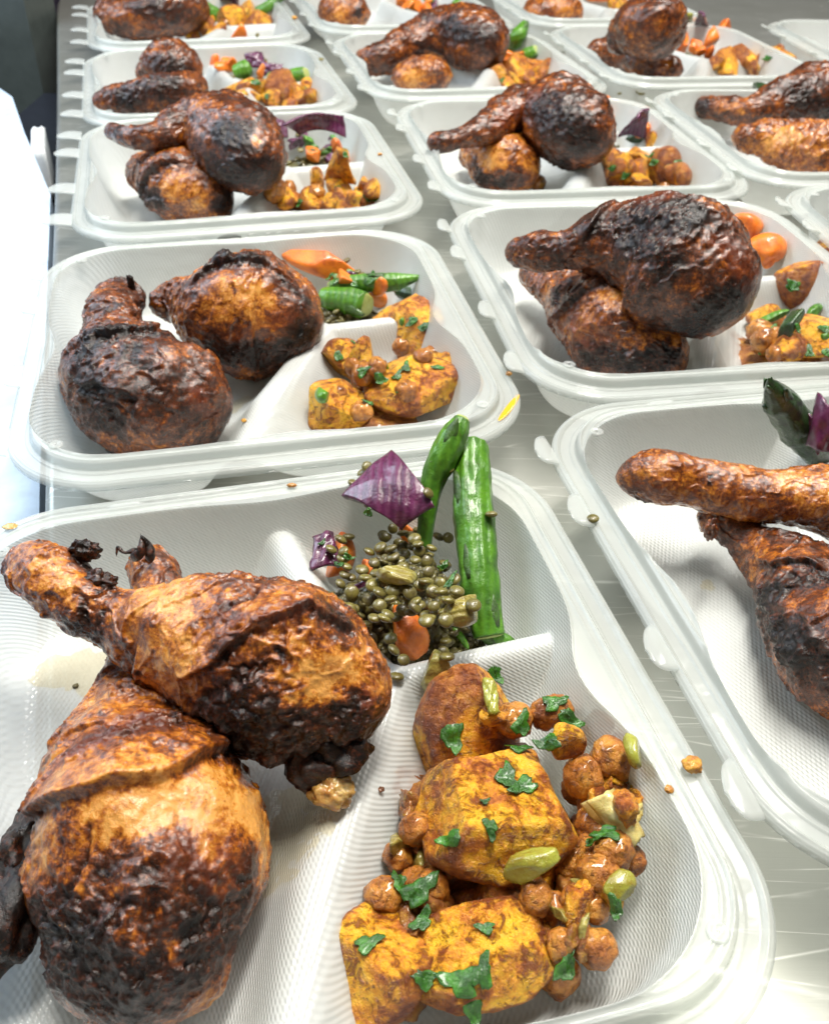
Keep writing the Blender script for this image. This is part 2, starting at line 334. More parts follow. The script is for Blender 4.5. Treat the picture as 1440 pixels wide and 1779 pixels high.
LAB = {'A1': 'large open frosted plastic tray in the foreground, two drumsticks and lentils inside', 'A2': 'frosted tray right behind the front one, orange sauce smear on its rim corner',
 'A3': 'third frosted tray in left column, knobbly drumsticks beside lentils and yellow potatoes', 'A4': 'small frosted tray in left column with nearly black drumsticks and a bright carrot', 'A5': 'frosted tray cut by the top left edge of the picture',
 'B1': 'frosted tray at right edge, long smooth drumstick shank and a lentil on its rim', 'B2': 'frosted tray in middle column with one huge blackened drumstick and orange carrots', 'B3': 'frosted tray in middle column with stray chickpea beside its lower drumstick',
 'B4': 'frosted tray at top centre, drumstick with a split skin fold', 'B5': 'frosted tray cut by top edge holding one round golden drumstick', 'C2': 'rounded tray corner poking in at the right edge, no food visible',
 'C3': 'frosted tray cropped by right edge with long dark drumsticks', 'C4': 'frosted tray near top right with upright drumstick and orange carrots', 'C5': 'frosted tray cut by top edge behind the upright drumstick', 'D4': 'empty pale tray in the top right corner of the picture'}
def tray_tf(t):
    x, y, a = TRAYS[t]; b = t[0] != 'A'; tilt = R(1.0) if b else 0; lift = .17 if b else 0.0
    return x, y, R(a), tilt, lift
def l2w(t, x, y, z=0.):
    X, Y, a, tl, lf = tray_tf(t); return np.array([X+math.cos(a)*x-math.sin(a)*y, Y+math.sin(a)*x+math.cos(a)*y, z+lf-math.sin(tl)*x])
def w2l(t, x, y):
    X, Y, a, tl, lf = tray_tf(t); dx = x-X; dy = y-Y; return math.cos(a)*dx+math.sin(a)*dy, -math.sin(a)*dx+math.cos(a)*dy
for t in TRAYS:
    X, Y, a, tl, lf = tray_tf(t)
    root = empty('food_tray', (X, Y, lf)); root.rotation_euler = (Matrix.Rotation(a, 3, 'Z') @ Matrix.Rotation(tl, 3, 'Y')).to_euler()
    tag(root, LAB[t], 'food tray', 'open plastic meal trays in rows on the steel table')
    obj('well', WELL, root); obj('flange', FLANGE, root)
    long = t in ('A3', 'A4', 'A5')
    for yy in (8.6, 4.6, -2.6, -8.0): obj('hinge_tab', TABS[0 if long else 1], root, (-11.05, yy, RIM-.40))
    for xx, yy in ((-9.0, 9.0), (-9.0, -9.2), (9.0, -9.4)): obj('snap_button', KNOB, root, (xx, yy, RIM-.08))
# ------------------------------------------------------------------ height field (what things rest on)
GX0, GY0, GS = -50., 0., .08; NX, NY = int(120/GS), int(145/GS)
gx, gy = np.meshgrid(GX0+np.arange(NX)*GS, GY0+np.arange(NY)*GS, indexing='ij')
HF = np.zeros((NX, NY))
for t in TRAYS:
    X, Y, a, tl, lf = tray_tf(t); i0, i1 = max(0, int((X-17-GX0)/GS)), min(NX, int((X+17-GX0)/GS)); j0, j1 = max(0, int((Y-17-GY0)/GS)), min(NY, int((Y+17-GY0)/GS))
    sx, sy = gx[i0:i1, j0:j1], gy[i0:i1, j0:j1]; lx, ly = w2l(t, sx, sy); h = np.where(s_out(lx, ly) < 0, tray_h(lx, ly)+lf-math.sin(tl)*lx, 0)
    HF[i0:i1, j0:j1] = np.maximum(HF[i0:i1, j0:j1], h)
def hidx(V): return np.clip(((V[:, 0]-GX0)/GS).round().astype(int), 0, NX-1), np.clip(((V[:, 1]-GY0)/GS).round().astype(int), 0, NY-1)
def hat(x, y): i, j = hidx(np.array([[x, y]])); return float(HF[i[0], j[0]])
def hit(px, py):
    """where a sight line meets the height field"""
    for z in np.arange(8.5, 0, -.04):
        c = at(px, py, z)
        if hat(c[0], c[1]) >= z: return c
    return at(px, py, .4)
def stamp(V, F=None):
    """raise the height field by a mesh's top"""
    i, j = hidx(V); np.maximum.at(HF, (i, j), V[:, 2])
    for di, dj in ((1, 0), (-1, 0), (0, 1), (0, -1), (1, 1), (-1, -1)):
        np.maximum.at(HF, (np.clip(i+di, 0, NX-1), np.clip(j+dj, 0, NY-1)), V[:, 2]-.02)
def drop(V, px, py, zg=2.0, sink=.05, rounds=4, q=2, zmax=None):
    """V centred on the origin; sets it on the pile so that its centre shows at the given point"""
    V = np.asarray(V, float)
    for _ in range(rounds):
        c = at(px, py, zg); W = V+np.array([c[0], c[1], 0]); i, j = hidx(W); g = np.sort(W[:, 2]-HF[i, j]); lift = -g[min(q, len(g)-1)]-sink; lift = lift if zmax is None else min(lift, zmax); zg = lift
    W[:, 2] += lift; return W
# ------------------------------------------------------------------ shape builders
def spline(P, n):
    P = np.asarray(P, float); m_ = len(P); k = np.concatenate([[2*P[0]-P[1]], P, [2*P[-1]-P[-2]]]); u = np.linspace(0, m_-1-1e-9, n); i = u.astype(int); t = (u-i)[:, None]
    a, b, c, d = k[i], k[i+1], k[i+2], k[i+3]
    return .5*((2*b)+(-a+c)*t+(2*a-5*b+4*c-d)*t*t+(-a+3*b-3*c+d)*t**3)
def tube(P, rad, nu, nv, cap=True, twist=0):
    """closed tapered tube, returns V, F(list), u, ang, centre, normal"""
    PR = spline(np.column_stack([np.asarray(P, float), rad]), 400); cen, rr = PR[:, :3], np.maximum(PR[:, 3], .02)
    L = np.concatenate([[0], np.cumsum(np.linalg.norm(np.diff(cen, axis=0), axis=1))])
    e0, e1 = (rr[0]*.9, rr[-1]*.9) if cap else (0, 0); s = np.linspace(-e0, L[-1]+e1, nu)
    if cap:   # cosine spacing in the caps
        n0 = max(4, int(nu*.12)); s = np.concatenate([-e0*np.cos(np.linspace(0, np.pi/2, n0)), np.linspace(0, L[-1], nu-2*n0+2)[1:-1], L[-1]+e1*np.sin(np.linspace(0, np.pi/2, n0))])
    sc = np.clip(s, 0, L[-1]); C = np.stack([np.interp(sc, L, cen[:, k]) for k in range(3)], 1); r = np.interp(sc, L, rr)
    T = np.gradient(cen, axis=0); T /= np.linalg.norm(T, axis=1)[:, None]; Ts = np.stack([np.interp(sc, L, T[:, k]) for k in range(3)], 1); Ts /= np.linalg.norm(Ts, axis=1)[:, None]
    C = C+Ts*(s-sc)[:, None]
    if cap: r = r*np.sqrt(np.clip(1-(np.where(s < 0, -s/e0, np.where(s > L[-1], (s-L[-1])/e1, 0)))**2, 0.0004, 1))
    up = np.array([0, 0, 1.]); S = np.cross(Ts, up); nl = np.linalg.norm(S, axis=1); S[nl < .05] = (1, 0, 0); S /= np.linalg.norm(S, axis=1)[:, None]; U = np.cross(S, Ts)
    th = np.linspace(0, 2*np.pi, nv, endpoint=False)
    nrm = S[:, None, :]*np.cos(th)[None, :, None]+U[:, None, :]*np.sin(th)[None, :, None]
    V = C[:, None, :]+nrm*r[:, None, None]
    if cap:
        for _ in range(int(nu*.35)):
            V[1:-1] = .25*V[:-2]+.5*V[1:-1]+.25*V[2:]
    i, j = np.meshgrid(np.arange(len(s)-1), np.arange(nv), indexing='ij'); j2 = (j+1) % nv
    q = np.stack([i*nv+j, i*nv+j2, (i+1)*nv+j2, (i+1)*nv+j], -1).reshape(-1, 4)
    capA = np.arange(nv)[None, ::-1]; capB = (np.arange(nv)+(len(s)-1)*nv)[None]
    return V.reshape(-1, 3), [q, capA, capB], np.repeat(s/L[-1], nv), np.tile(th, len(s)), np.repeat(C, nv, 0), nrm.reshape(-1, 3), np.repeat(r, nv)
def snap(bvh, pts):
    """walk a polyline of marks over a surface"""
    pts = np.asarray(pts, float); L = np.concatenate([[0], np.cumsum(np.linalg.norm(np.diff(pts, axis=0), axis=1))]) if len(pts) > 1 else np.array([0.])
    n = max(1, int(L[-1]/12)+1); out = []
    for s in np.linspace(0, L[-1], n):
        p = (np.interp(s, L, pts[:, 0]), np.interp(s, L, pts[:, 1])) if len(pts) > 1 else pts[0]
        d = FWD+RT*(p[0]-720)/FPX-UP*(p[1]-889.5)/FPX; d = Vector(d).normalized(); hit = bvh.ray_cast(Vector(CAM), d)[0]
        if hit is None:
            o = Vector(CAM); c = at(p[0], p[1], 3.0); hit = bvh.find_nearest(Vector(c))[0]
        out.append(tuple(hit))
    return np.array(out)
def sdist(V, Q, Nn):
    """distance to a polyline and on which side of it a point lies"""
    if len(Q) == 1: return np.sqrt(((V-Q[0])**2).sum(1)), np.zeros(len(V))
    d = np.full(len(V), 1e9); sd = np.zeros(len(V))
    Qs = Q.copy()
    for _ in range(3): Qs[1:-1] = (Qs[:-2]+2*Qs[1:-1]+Qs[2:])/4
    for a, b in zip(Qs[:-1], Qs[1:]):
        ab = b-a; t = np.clip(((V-a)@ab)/(ab@ab+1e-9), 0, 1); P_ = V-a-t[:, None]*ab; dd = np.sqrt((P_**2).sum(1)); m_ = dd < d
        cr = np.einsum('ij,ij->i', np.cross(np.tile(ab, (len(V), 1)), P_), Nn); d = np.where(m_, dd, d); sd = np.where(m_, np.tanh(cr/(np.linalg.norm(ab)*.08+1e-9)), sd)
    return d, sd
def pdist(V, Q):
    if len(Q) > 1: return sdist(V, Q, np.zeros_like(V))[0]
    d = np.full(len(V), 1e9)
    for q in Q: d = np.minimum(d, ((V-q)**2).sum(1))
    return np.sqrt(d)
def drumstick(label, spine, marks=(), mat='chicken', res=1.0, seed=1, flat=1.0, rough=1.0, rest=True, group='roast chicken drumsticks in the trays', extra=None, lump=1.0):
    """spine: (px, py, height cm, radius cm)"""
    P = np.array([at(a, b, c) for a, b, c, r in spine]); rad = np.array([s[3] for s in spine])
    nu, nv = int(190*res), int(170*res)
    V0, F, u, ang, C, Nn, r = tube(P, rad, nu, nv)
    bv = BVHTree.FromPolygons([tuple(x) for x in V0[:]], [tuple(int(k) for k in f) for f in F[0]])
    q = V0+seed*13.7
    big = fbm(q*.42, seed, 2); mid = fbm(q*1.15, seed+5, 3); fin = fbm(q*3.6, seed+9, 3); ult = fbm(q*9.0, seed+3, 2)
    ridg = 1-np.abs(fbm(q*np.array([.9, .9, .9])+mid[:, None]*.5, seed+31, 3))*2.2
    char = np.zeros(len(V0)); pale = np.zeros(len(V0)); red = np.zeros(len(V0)); disp = np.zeros(len(V0))
    warp = V0+np.stack([mid, fin, mid*.5+fin*.5], 1)*.55
    for mk in marks:
        kind, wd, amt, pts = mk; Q = snap(bv, pts)
        if kind == 'edge':            # the hem of a skin fold: proud on one side, a dark line on the other
            d, sd = sdist(V0+mid[:, None]*.22+fin[:, None]*.08, Q, Nn); sg_ = 1 if amt > 0 else -1; up_ = .5+.5*np.tanh(sd*sg_*1.5); e_ = 1 if len(Q) < 3 else sst(0, .8, np.minimum(np.sqrt(((V0-Q[0])**2).sum(1)), np.sqrt(((V0-Q[-1])**2).sum(1)))+.15)
            disp += abs(amt)*e_*(up_*np.exp(-(d/(wd*4.5))**2)*.8+.35*up_*np.exp(-(d/wd)**2)); char += .9*e_*(1-up_)*np.exp(-(d/(wd*.9))**2)+.35*up_*e_*np.exp(-(d/(wd*2.5))**2)
        elif kind == 'groove': d = pdist(V0+mid[:, None]*.22+fin[:, None]*.08, Q); disp -= amt*np.exp(-(d/wd)**2); char += .9*np.exp(-(d/wd)**2)
        elif kind == 'lump': d = pdist(V0, Q); disp += amt*np.exp(-(d/wd)**2)
        else:
            d = pdist(warp, Q); mm = amt*sst(wd*1.5, wd*.3, d)
            if kind == 'char': char = np.maximum(char, mm)
            elif kind == 'pale': pale = np.maximum(pale, mm)
            elif kind == 'red': red = np.maximum(red, mm)
            elif kind == 'clean': char *= 1-np.clip(mm, 0, 1)
    ck = np.clip(char, 0, 1); flatk = 1-.75*np.clip(pale, 0, 1)
    amp = np.minimum(1, r/1.2)
    disp += amp*(.36*big+.15*mid*rough*flatk*lump+(.038+.15*ck*(lump))*fin*rough*flatk)+(.008+.034*ck)*ult*rough+.16*amp*np.clip(ridg-.6, 0, 1)*flatk*lump*2.
    V = V0+Nn*disp[:, None]
    lift = 0.0
    if rest:
        for _ in range(3):
            i, j = hidx(V); g = np.sort(V[:, 2]-HF[i, j]); dz = float(np.clip(-g[int(len(g)*.04)], -.8, .8))
            c = V.mean(0); px_, py_ = pix(c); V = V+(at(px_, py_, c[2]+dz)-at(px_, py_, c[2])); lift += dz
            if abs(lift) > .8: break
    origin = np.array([V[:, 0].mean(), V[:, 1].mean(), V[:, 2].min()])
    root = empty('chicken_drumstick', origin); tag(root, label, 'drumstick', group)
    A = np.stack([np.clip(char, 0, 1.2), np.clip(pale, 0, 1), np.clip(red, 0, 1)], 1)
    obj('meat', mesh('meat', V-origin, F, M[mat], A), root)
    stamp(V)
    return root, origin, V, F, lift
def addpart(root, origin, name, V, F, mat, attrs=None): return obj(name, mesh(name, V-origin, F, M[mat], attrs), root)
def blob(center, rad, seed=0, n=26, amp=.2, freq=1.3, sq=(1, 1, 1)):
    th, ph = np.meshgrid(np.linspace(0, 2*np.pi, n*2, endpoint=False), np.linspace(.02, np.pi-.02, n)); nv = n*2
    D = np.stack([np.sin(ph)*np.cos(th), np.sin(ph)*np.sin(th), np.cos(ph)], -1).reshape(-1, 3)
    V = D*(1+amp*fbm(D*freq+seed*3.1, seed, 3))[:, None]*rad*np.array(sq)+np.asarray(center)
    i, j = np.meshgrid(np.arange(n-1), np.arange(nv), indexing='ij'); j2 = (j+1) % nv
    q = np.stack([i*nv+j, (i+1)*nv+j, (i+1)*nv+j2, i*nv+j2], -1).reshape(-1, 4)
    return V, [q, np.arange(nv)[None], (np.arange(nv)+(n-1)*nv)[None, ::-1]]
def rotm(seed):
    r_ = np.random.default_rng(seed); a, b, c = r_.random(3)*2*np.pi
    return np.array((Matrix.Rotation(a, 3, 'X') @ Matrix.Rotation(b, 3, 'Y') @ Matrix.Rotation(c, 3, 'Z')))
def eul(x, y, z): return np.array((Matrix.Rotation(R(z), 3, 'Z') @ Matrix.Rotation(R(y), 3, 'Y') @ Matrix.Rotation(R(x), 3, 'X')))
def chunk(size, seed, n=34, planes=None, soft=70, noise=.05, skin=True, ss=(1, 1, 1)):
    """cut piece of vegetable: rounded convex body with flat cut faces"""
    r_ = np.random.default_rng(seed)
    th, ph = np.meshgrid(np.linspace(0, 2*np.pi, n*2, endpoint=False), np.linspace(.03, np.pi-.03, n)); nv = n*2
    D = np.stack([np.sin(ph)*np.cos(th), np.sin(ph)*np.sin(th), np.cos(ph)], -1).reshape(-1, 3)
    if planes is None:
        planes = []
        for k in range(7):
            v = r_.normal(size=3); v /= np.linalg.norm(v); planes.append((v, .46+.34*r_.random()))
    inv = [np.full(len(D), 1/1.0)]
    for v, d in planes: v = np.array(v)/np.linalg.norm(v); inv.append(np.maximum(D@v, 1e-3)/d)
    inv = np.array(inv); rr = 1/((inv**soft).sum(0)**(1/soft))
    isskin = (inv[0] > inv[1:].max(0)*.985).astype(float)
    if not skin: isskin *= 0
    Q = D*rr[:, None]; Q = Q*(1+1.0*noise*fbm(Q*1.8+seed, seed, 2)+noise*.45*fbm(Q*7+seed, seed+4, 3))[:, None]
    V = Q*size*np.array(ss)
    i, j = np.meshgrid(np.arange(n-1), np.arange(nv), indexing='ij'); j2 = (j+1) % nv
    q = np.stack([i*nv+j, (i+1)*nv+j, (i+1)*nv+j2, i*nv+j2], -1).reshape(-1, 4)
    return V, [q, np.arange(nv)[None], (np.arange(nv)+(n-1)*nv)[None, ::-1]], np.stack([isskin, isskin*0, isskin*0], 1)
def sheet(nu, nv, fn, thick):
    u, v = np.meshgrid(np.linspace(0, 1, nu), np.linspace(0, 1, nv), indexing='ij'); P = np.array([fn(a, b) for a, b in zip(u.ravel(), v.ravel())]).reshape(nu, nv, 3)
    du = np.gradient(P, axis=0); dv = np.gradient(P, axis=1); nn = np.cross(du, dv); nn /= np.linalg.norm(nn, axis=2)[..., None]+1e-9
    V = np.concatenate([(P+nn*thick/2).reshape(-1, 3), (P-nn*thick/2).reshape(-1, 3)]); F = []; o = nu*nv
    for i in range(nu-1):
        for j in range(nv-1):
            a = i*nv+j; F += [(a, a+nv, a+nv+1, a+1), (a+o+1, a+o+nv+1, a+o+nv, a+o)]
    for i in range(nu-1): a = i*nv; b = a+nv-1; F += [(a, a+o, a+nv+o, a+nv), (b+nv, b+nv+o, b+o, b)]
    for j in range(nv-1): a = j; b = (nu-1)*nv+j; F += [(a+1, a+1+o, a+o, a), (b, b+o, b+1+o, b+1)]
    return V, np.array(F)
def quad_sheet(c4, thick, bulge=.2, seed=0, wob=.06, n=18):
    """c4: four world points"""
    A, B, C_, D_ = [np.array(p, float) for p in c4]; nm = np.cross(B-A, D_-A); nm /= np.linalg.norm(nm)
    if nm[2] < 0: nm = -nm
    def fn(u, v):
        p = (A*(1-u)+B*u)*(1-v)+(D_*(1-u)+C_*u)*v
        e = np.array([math.sin(u*9+seed)*math.cos(v*7+seed*2), math.cos(u*8+seed)*math.sin(v*8), 0])*wob
        return p+nm*(bulge*4*u*(1-u)+.3*bulge*4*v*(1-v))+e*.8+nm*wob*math.sin(u*11+seed)*math.sin(v*13)
    return sheet(n, n, fn, thick)
ORD = ['leftmost', 'second from left', 'third from left', 'fourth from left', 'fifth from left', 'sixth from left', 'seventh from left', 'eighth from left', 'ninth from left', 'tenth from left', 'eleventh from left', 'twelfth from left', 'thirteenth from left', 'fourteenth from left', 'fifteenth from left', 'sixteenth from left', 'seventeenth from left', 'eighteenth from left', 'nineteenth from left', 'twentieth from left'] + ['%s from right' % w for w in ('sixth', 'fifth', 'fourth', 'third', 'second')] + ['rightmost']
AUTO = {}   # (kind word, tray) -> [(px, object)]
def auto(o, word, t, px): AUTO.setdefault((word, t), []).append((px, o))
def potato(t, px, py, size, seed, rot=None, label=None, zg=1.5, ss=(1, 1, 1), n=34, sink=.08, planes=None, zmax=None):
    if zmax is None: zmax = 1.25+size*.42
    V, F, A = chunk(size, seed, n=n, ss=ss, planes=planes, noise=.07); V = V@(rotm(seed) if rot is None else rot).T; W = drop(V, px, py, zg, sink, q=6, zmax=zmax)
    o = thingmesh('potato_chunk', W, F, M['potato'], label, 'potato', 'spiced potato chunks in the trays', A); stamp(W)
    if not label: auto(o, 'spiced yellow potato chunk', t, px)
    return o
def cp_mesh(seed):
    V, F = blob((0, 0, 0), .5, seed, 18, .20, 2.4); V[:, 2] *= .9
    d = np.abs(V[:, 0]); V *= (1-.10*np.exp(-(d/.09)**2)*(V[:, 1] > -.1))[:, None]; b = np.exp(-(((V-np.array([0, .5, 0]))**2).sum(1))/.03); V[:, 1] += b*.12
    return V, F
def chickpea(t, px, py, size=1.0, seed=0, label=None, sink=.05, zg=2., zmax=3.2):
    V, F = cp_mesh(seed); W = drop(V*size@rotm(seed+50).T, px, py, zg, sink, zmax=zmax)
    o = thingmesh('chickpea', W, F, M['chickpea'], label, 'chickpea', 'spiced chickpeas in the trays'); stamp(W)
    if not label: auto(o, 'roast brown chickpea', t, px)
    return o
LV, LF = blob((0, 0, 0), 1, 3, 10, .04, 2, (1, 1, .52)); LM = [mesh('lentil', (LV*s), LF, M['lentil']) for s in (.215, .237, .26)]
NL = [0]
def lentil(t, px, py, seed, label=None, tilt=35, sink=.03):
    r_ = np.random.default_rng(seed+900); k = int(r_.integers(3)); s = (.215, .237, .26)[k]; Rm = eul(r_.uniform(-tilt, tilt), r_.uniform(-tilt, tilt), r_.uniform(0, 360))
    V = LV*s@Rm.T; W = drop(V, px, py, 2., sink, 3, zmax=5.2 if t == 'A1' or label else 3.0); c = (W-V)[0]
    o = obj('lentil', LM[k], loc=c); o.rotation_euler = Matrix(Rm.tolist()).to_euler(); stamp(W)
    tag(o, label or ('small round olive lentil in the salad pile of %s' % DESC[t]), 'lentil', 'green lentils in %s' % DESC[t] if not label else 'stray lentils on tray rims'); NL[0] += 1; return o
def herb(t, px, py, size=.45, seed=0, label=None, curl=.12, asp=.6):
    size *= .86; r_ = np.random.default_rng(seed+77); n = 22; a0 = r_.uniform(0, 6.28); ph = r_.uniform(0, 6.28)
    c = hit(px, py); zc = hat(c[0], c[1]); V = []; nr = 5
    for k in range(nr+1):
        for j in range(n):
            th = j*math.tau/n; rr = size*(k/nr)*(1+.28*math.sin(3*th+ph)+.14*math.sin(7*th+ph*2)+.08*math.sin(11*th)); x = rr*math.cos(th); y = rr*asp*math.sin(th)
            X = c[0]+x*math.cos(a0)-y*math.sin(a0); Y = c[1]+x*math.sin(a0)+y*math.cos(a0); z = min(max(hat(X, Y), zc-.28), zc+.12)
            V.append((X, Y, z+.05+curl*(x/size)**2*.6+.03*math.sin(5*th+ph)))
    V = np.array(V)
    # smooth draped heights a little
    Z = V[:, 2].reshape(nr+1, n); 
    for _ in range(2): Z = (Z+np.roll(Z, 1, 1)+np.roll(Z, -1, 1))/3
    V[:, 2] = Z.ravel(); V = np.concatenate([V, V-np.array([0, 0, .035])]); o_ = (nr+1)*n; F = []
    for k in range(nr):
        for j in range(n): a = k*n+j; b = k*n+(j+1) % n; F += [(a, a+n, b+n, b), (b+o_, b+n+o_, a+n+o_, a+o_)]
    for j in range(n): a = nr*n+j; b = nr*n+(j+1) % n; F.append((a, a+o_, b+o_, b))
    o = thingmesh('herb_leaf', V, np.array(F), M['herb'], label, 'herb leaf', 'chopped green herbs on the potatoes')
    if not label: auto(o, 'torn green herb leaf', t, px)
    return o
def carrot(t, px, py, size, seed, label=None, ss=(1.2, .8, .7), rot=None, sink=.06):
    V, F, A = chunk(size, seed, n=22, ss=ss, noise=.03, soft=22, skin=False); W = drop(V@(rotm(seed+4) if rot is None else rot).T, px, py, 2., sink, zmax=3.0)
    o = thingmesh('carrot_piece', W, F, M['carrot'], label, 'carrot', 'roast carrot pieces in the trays'); stamp(W)
    if not label: auto(o, 'bright orange carrot piece', t, px)
    return o
def veg(name, word, t, px, py, size, seed, mat, cat, label=None, ss=(1, .8, .6), noise=.08, rot=None, sink=.05, n=20, zmax=None):
    V, F, A = chunk(size, seed, n=n, ss=ss, noise=noise, skin=False); W = drop(V@(rotm(seed+4) if rot is None else rot).T, px, py, 2., sink, zmax=zmax)
    o = thingmesh(name, W, F, M[mat], label, cat); stamp(W)
    if not label: auto(o, word, t, px)
    return o
def leafpiece(name, t, pts, thick, mat, label, cat, bulge=.25, seed=0, group=None, n=18, wob=.05):
    """pts: four (px, py, z)"""
    V, F = quad_sheet([at(*p) for p in pts], thick, bulge, seed, wob, n)
    o = thingmesh(name, V, F, M[mat], label, cat, group); stamp(V); return o
def spear(t, pts, label, mat='asparagus', tip=False, scales=3, seed=0, nu=60, cutend=True, group='asparagus pieces in the trays', res=28, rest=False):
    """pts: (px, py, z, r)"""
    P = np.array([at(a, b, c) for a, b, c, r in pts]); rad = np.array([p[3] for p in pts]); V, F, u, ang, C, Nn, r = tube(P, rad, nu, res, cap=not cutend)
    e = 1+.035*np.cos(ang*9+seed)+.09*fbm(V*1.6+seed, seed, 3)+.12*np.exp(-((u-.40)/.03)**2)*(.5+.5*np.cos(ang-4.5))+.14*np.exp(-((u-.76)/.03)**2)*(.5+.5*np.cos(ang-5.2))
    V = C+(V-C)*e[:, None]
    lo = V[:, 2]-HF[hidx(V)]
    if rest: V[:, 2] -= np.sort(lo)[3]+.05; P = P-np.array([0, 0, np.sort(lo)[3]+.05])
    origin = np.array([V[:, 0].mean(), V[:, 1].mean(), V[:, 2].min()]); root = empty('asparagus_piece', origin); tag(root, label, 'asparagus', group)
    obj('stalk', mesh('stalk', V-origin, F, M[mat]), root)
    PR = spline(np.column_stack([P, rad]), 100)
    if cutend:
        for end, k6 in ((0, 6), (99, 93)):
            c = PR[end, :3]; T = c-PR[k6, :3]; T /= np.linalg.norm(T); cv = CAM-c; cv /= np.linalg.norm(cv); T = T+(.75 if end == 0 else 0)*cv; T /= np.linalg.norm(T); a = np.cross(T, (0.3, .2, .9)); a /= np.linalg.norm(a); b = np.cross(T, a); rr = PR[end, 3]
            W, Fc = blob((0, 0, 0), 1, seed, 12, .06, 3); W = c+T*.02+(W[:, :1]*a+W[:, 1:2]*b)*rr*.90+W[:, 2:]*T*.07
            obj('cut_face', mesh('cut_face', W-origin, Fc, M['asparagus_cut']), root)
    r_ = np.random.default_rng(seed); n_s = scales
    for k in range(n_s):
        f = (.25+.62*k/max(1, n_s-1)) if not tip else (.45+.52*k/max(1, n_s-1)); i = min(98, int(f*99)); c = PR[i, :3]; rr = PR[i, 3]; T = PR[max(0, i-5), :3]-PR[i, :3]; T /= np.linalg.norm(T)
        if tip: T = -T
        toc = CAM-c; toc -= T*(toc@T); toc /= np.linalg.norm(toc); side = np.cross(T, toc); a0 = r_.uniform(-1.1, 1.1) if not tip else k*2.4
        dirn = toc*math.cos(a0)+side*math.sin(a0); sd = np.cross(T, dirn); L = rr*(1.9 if not tip else 1.5)
        def fn(x, y, c=c, rr=rr, T=T, dirn=dirn, sd=sd, L=L):
            w_ = rr*.75*(1-x)**.7*(.35+1.3*x if x < .5 else 1); yy = (y-.5)*2
            return c+dirn*(rr*(1.0+(.10 if not tip else .0)*x-.25*yy*yy))+sd*w_*yy+T*(x*L-.3*L)
        W, Fq = sheet(7, 6, fn, .05); obj('scale_leaf', mesh('scale_leaf', W-origin, Fq, M['bract' if not tip else ('asparagus_dark' if k % 2 else mat)]), root)
    stamp(V); return root
def heap(name, t, cx, cy, rx, ry, h, mat, label, cat, seed=0, n=44, lumps=0):
    """lumpy mound of food in a compartment, local coordinates"""
    V = []; r_ = np.random.default_rng(seed); nr = n//2
    for k in range(nr+1):
        for j in range(n*2):
            th = j*math.pi/n; f = k/nr; x = cx+rx*f*math.cos(th)*(1+.12*math.sin(3*th+seed)); y = cy+ry*f*math.sin(th)*(1+.12*math.sin(3*th+seed)); V.append((*l2w(t, x, y)[:2], f))
    V = np.array(V); f = V[:, 2].copy(); base = HF[hidx(V)]; nz = fbm(np.column_stack([V[:, :2]*1.6, f*0+seed]), seed, 4)
    top = h*(1-f**3.0); V[:, 2] = np.maximum(base-.05, .6+top*(1+.5*nz)*1.0)*(f < .999)+(base-.1)*(f >= .999)
    m2 = n*2; F = [np.array([(k*m2+j, (k+1)*m2+j, (k+1)*m2+(j+1) % m2, k*m2+(j+1) % m2) for k in range(nr) for j in range(m2)])]
    if lumps:
        r_ = np.random.default_rng(seed+5); lv, lf = blob((0, 0, 0), 1, 3, 6, .05, 2, (1, 1, .52)); VV = [V]; FF = [F[0]]; off = len(V); cnt = int(lumps)
        for q in range(cnt):
            f_ = math.sqrt(r_.random())*.97; th = r_.random()*math.tau; k_ = min(nr, int(f_*nr)); base_ = V[k_*m2+int(th/math.tau*m2) % m2]
            W = (lv*r_.uniform(.185, .245))@eul(r_.uniform(-60, 60), r_.uniform(-60, 60), r_.uniform(0, 360)).T+base_+np.array([r_.normal()*.06, r_.normal()*.06, .05])
            VV.append(W); FF.append(lf[0]+off); off += len(W)
        V = np.concatenate(VV); F = [np.concatenate(FF)]
    o = thingmesh(name, V, F, M[mat], label, cat); o['kind'] = 'stuff'; del o['category']; stamp(V); return o
#FOOD
# ------------------------------------------------------------------ table and surroundings
def slab(name, pts, z, th, mat, kind='structure', label=None, cat=None, parent=None):
    n = len(pts); V = np.array([(x, y, z) for x, y in pts]+[(x, y, z-th) for x, y in pts], float)
    F = [np.arange(n)[None], np.arange(n)[None, ::-1]+n, np.array([(i, i+n, (i+1) % n+n, (i+1) % n) for i in range(n)])]
    o = obj(name, mesh(name, V, F, mat, smooth=False), parent)
    if kind: o['kind'] = kind
    if label: tag(o, label, cat)
    return o
tb = empty('steel_table', (20, 60, 0)); tag(tb, 'long brushed stainless steel table carrying all the meal trays', 'table')
def rel(o, origin=(20, 60, 0)): o.location = -Vector(origin)*CM; return o
rel(slab('table_top', [(-4.5, -4), (-17.0, 35), (-31, 81), (-50, 141), (150, 170), (90, -30)][::-1], 0, 3, M['steel'], None, parent=tb))
V, F, *_ = tube([(-4.4, -4, -.5), (-17.0, 35, -.5), (-31, 81, -.5), (-50, 141, -.5)], [.5]*4, 60, 12); rel(obj('rolled_edge', mesh('rolled_edge', V, F, M['steel']), tb))
for lx, ly in ((-2, 2), (-42, 132), (80, -15), (120, 140)):
    V, F, *_ = tube([(lx, ly, -3.5), (lx, ly, -86)], [2, 2], 8, 16, cap=False); rel(obj('leg', mesh('leg', V, F, M['steel']), tb))
slab('floor', [(-300, -150), (300, -150), (300, 400), (-300, 400)], -87, 2, M['dark'])
bn = empty('pale_counter', (-60, 60, -1)); tag(bn, 'pale counter glaring in window light left of the steel table', 'counter')
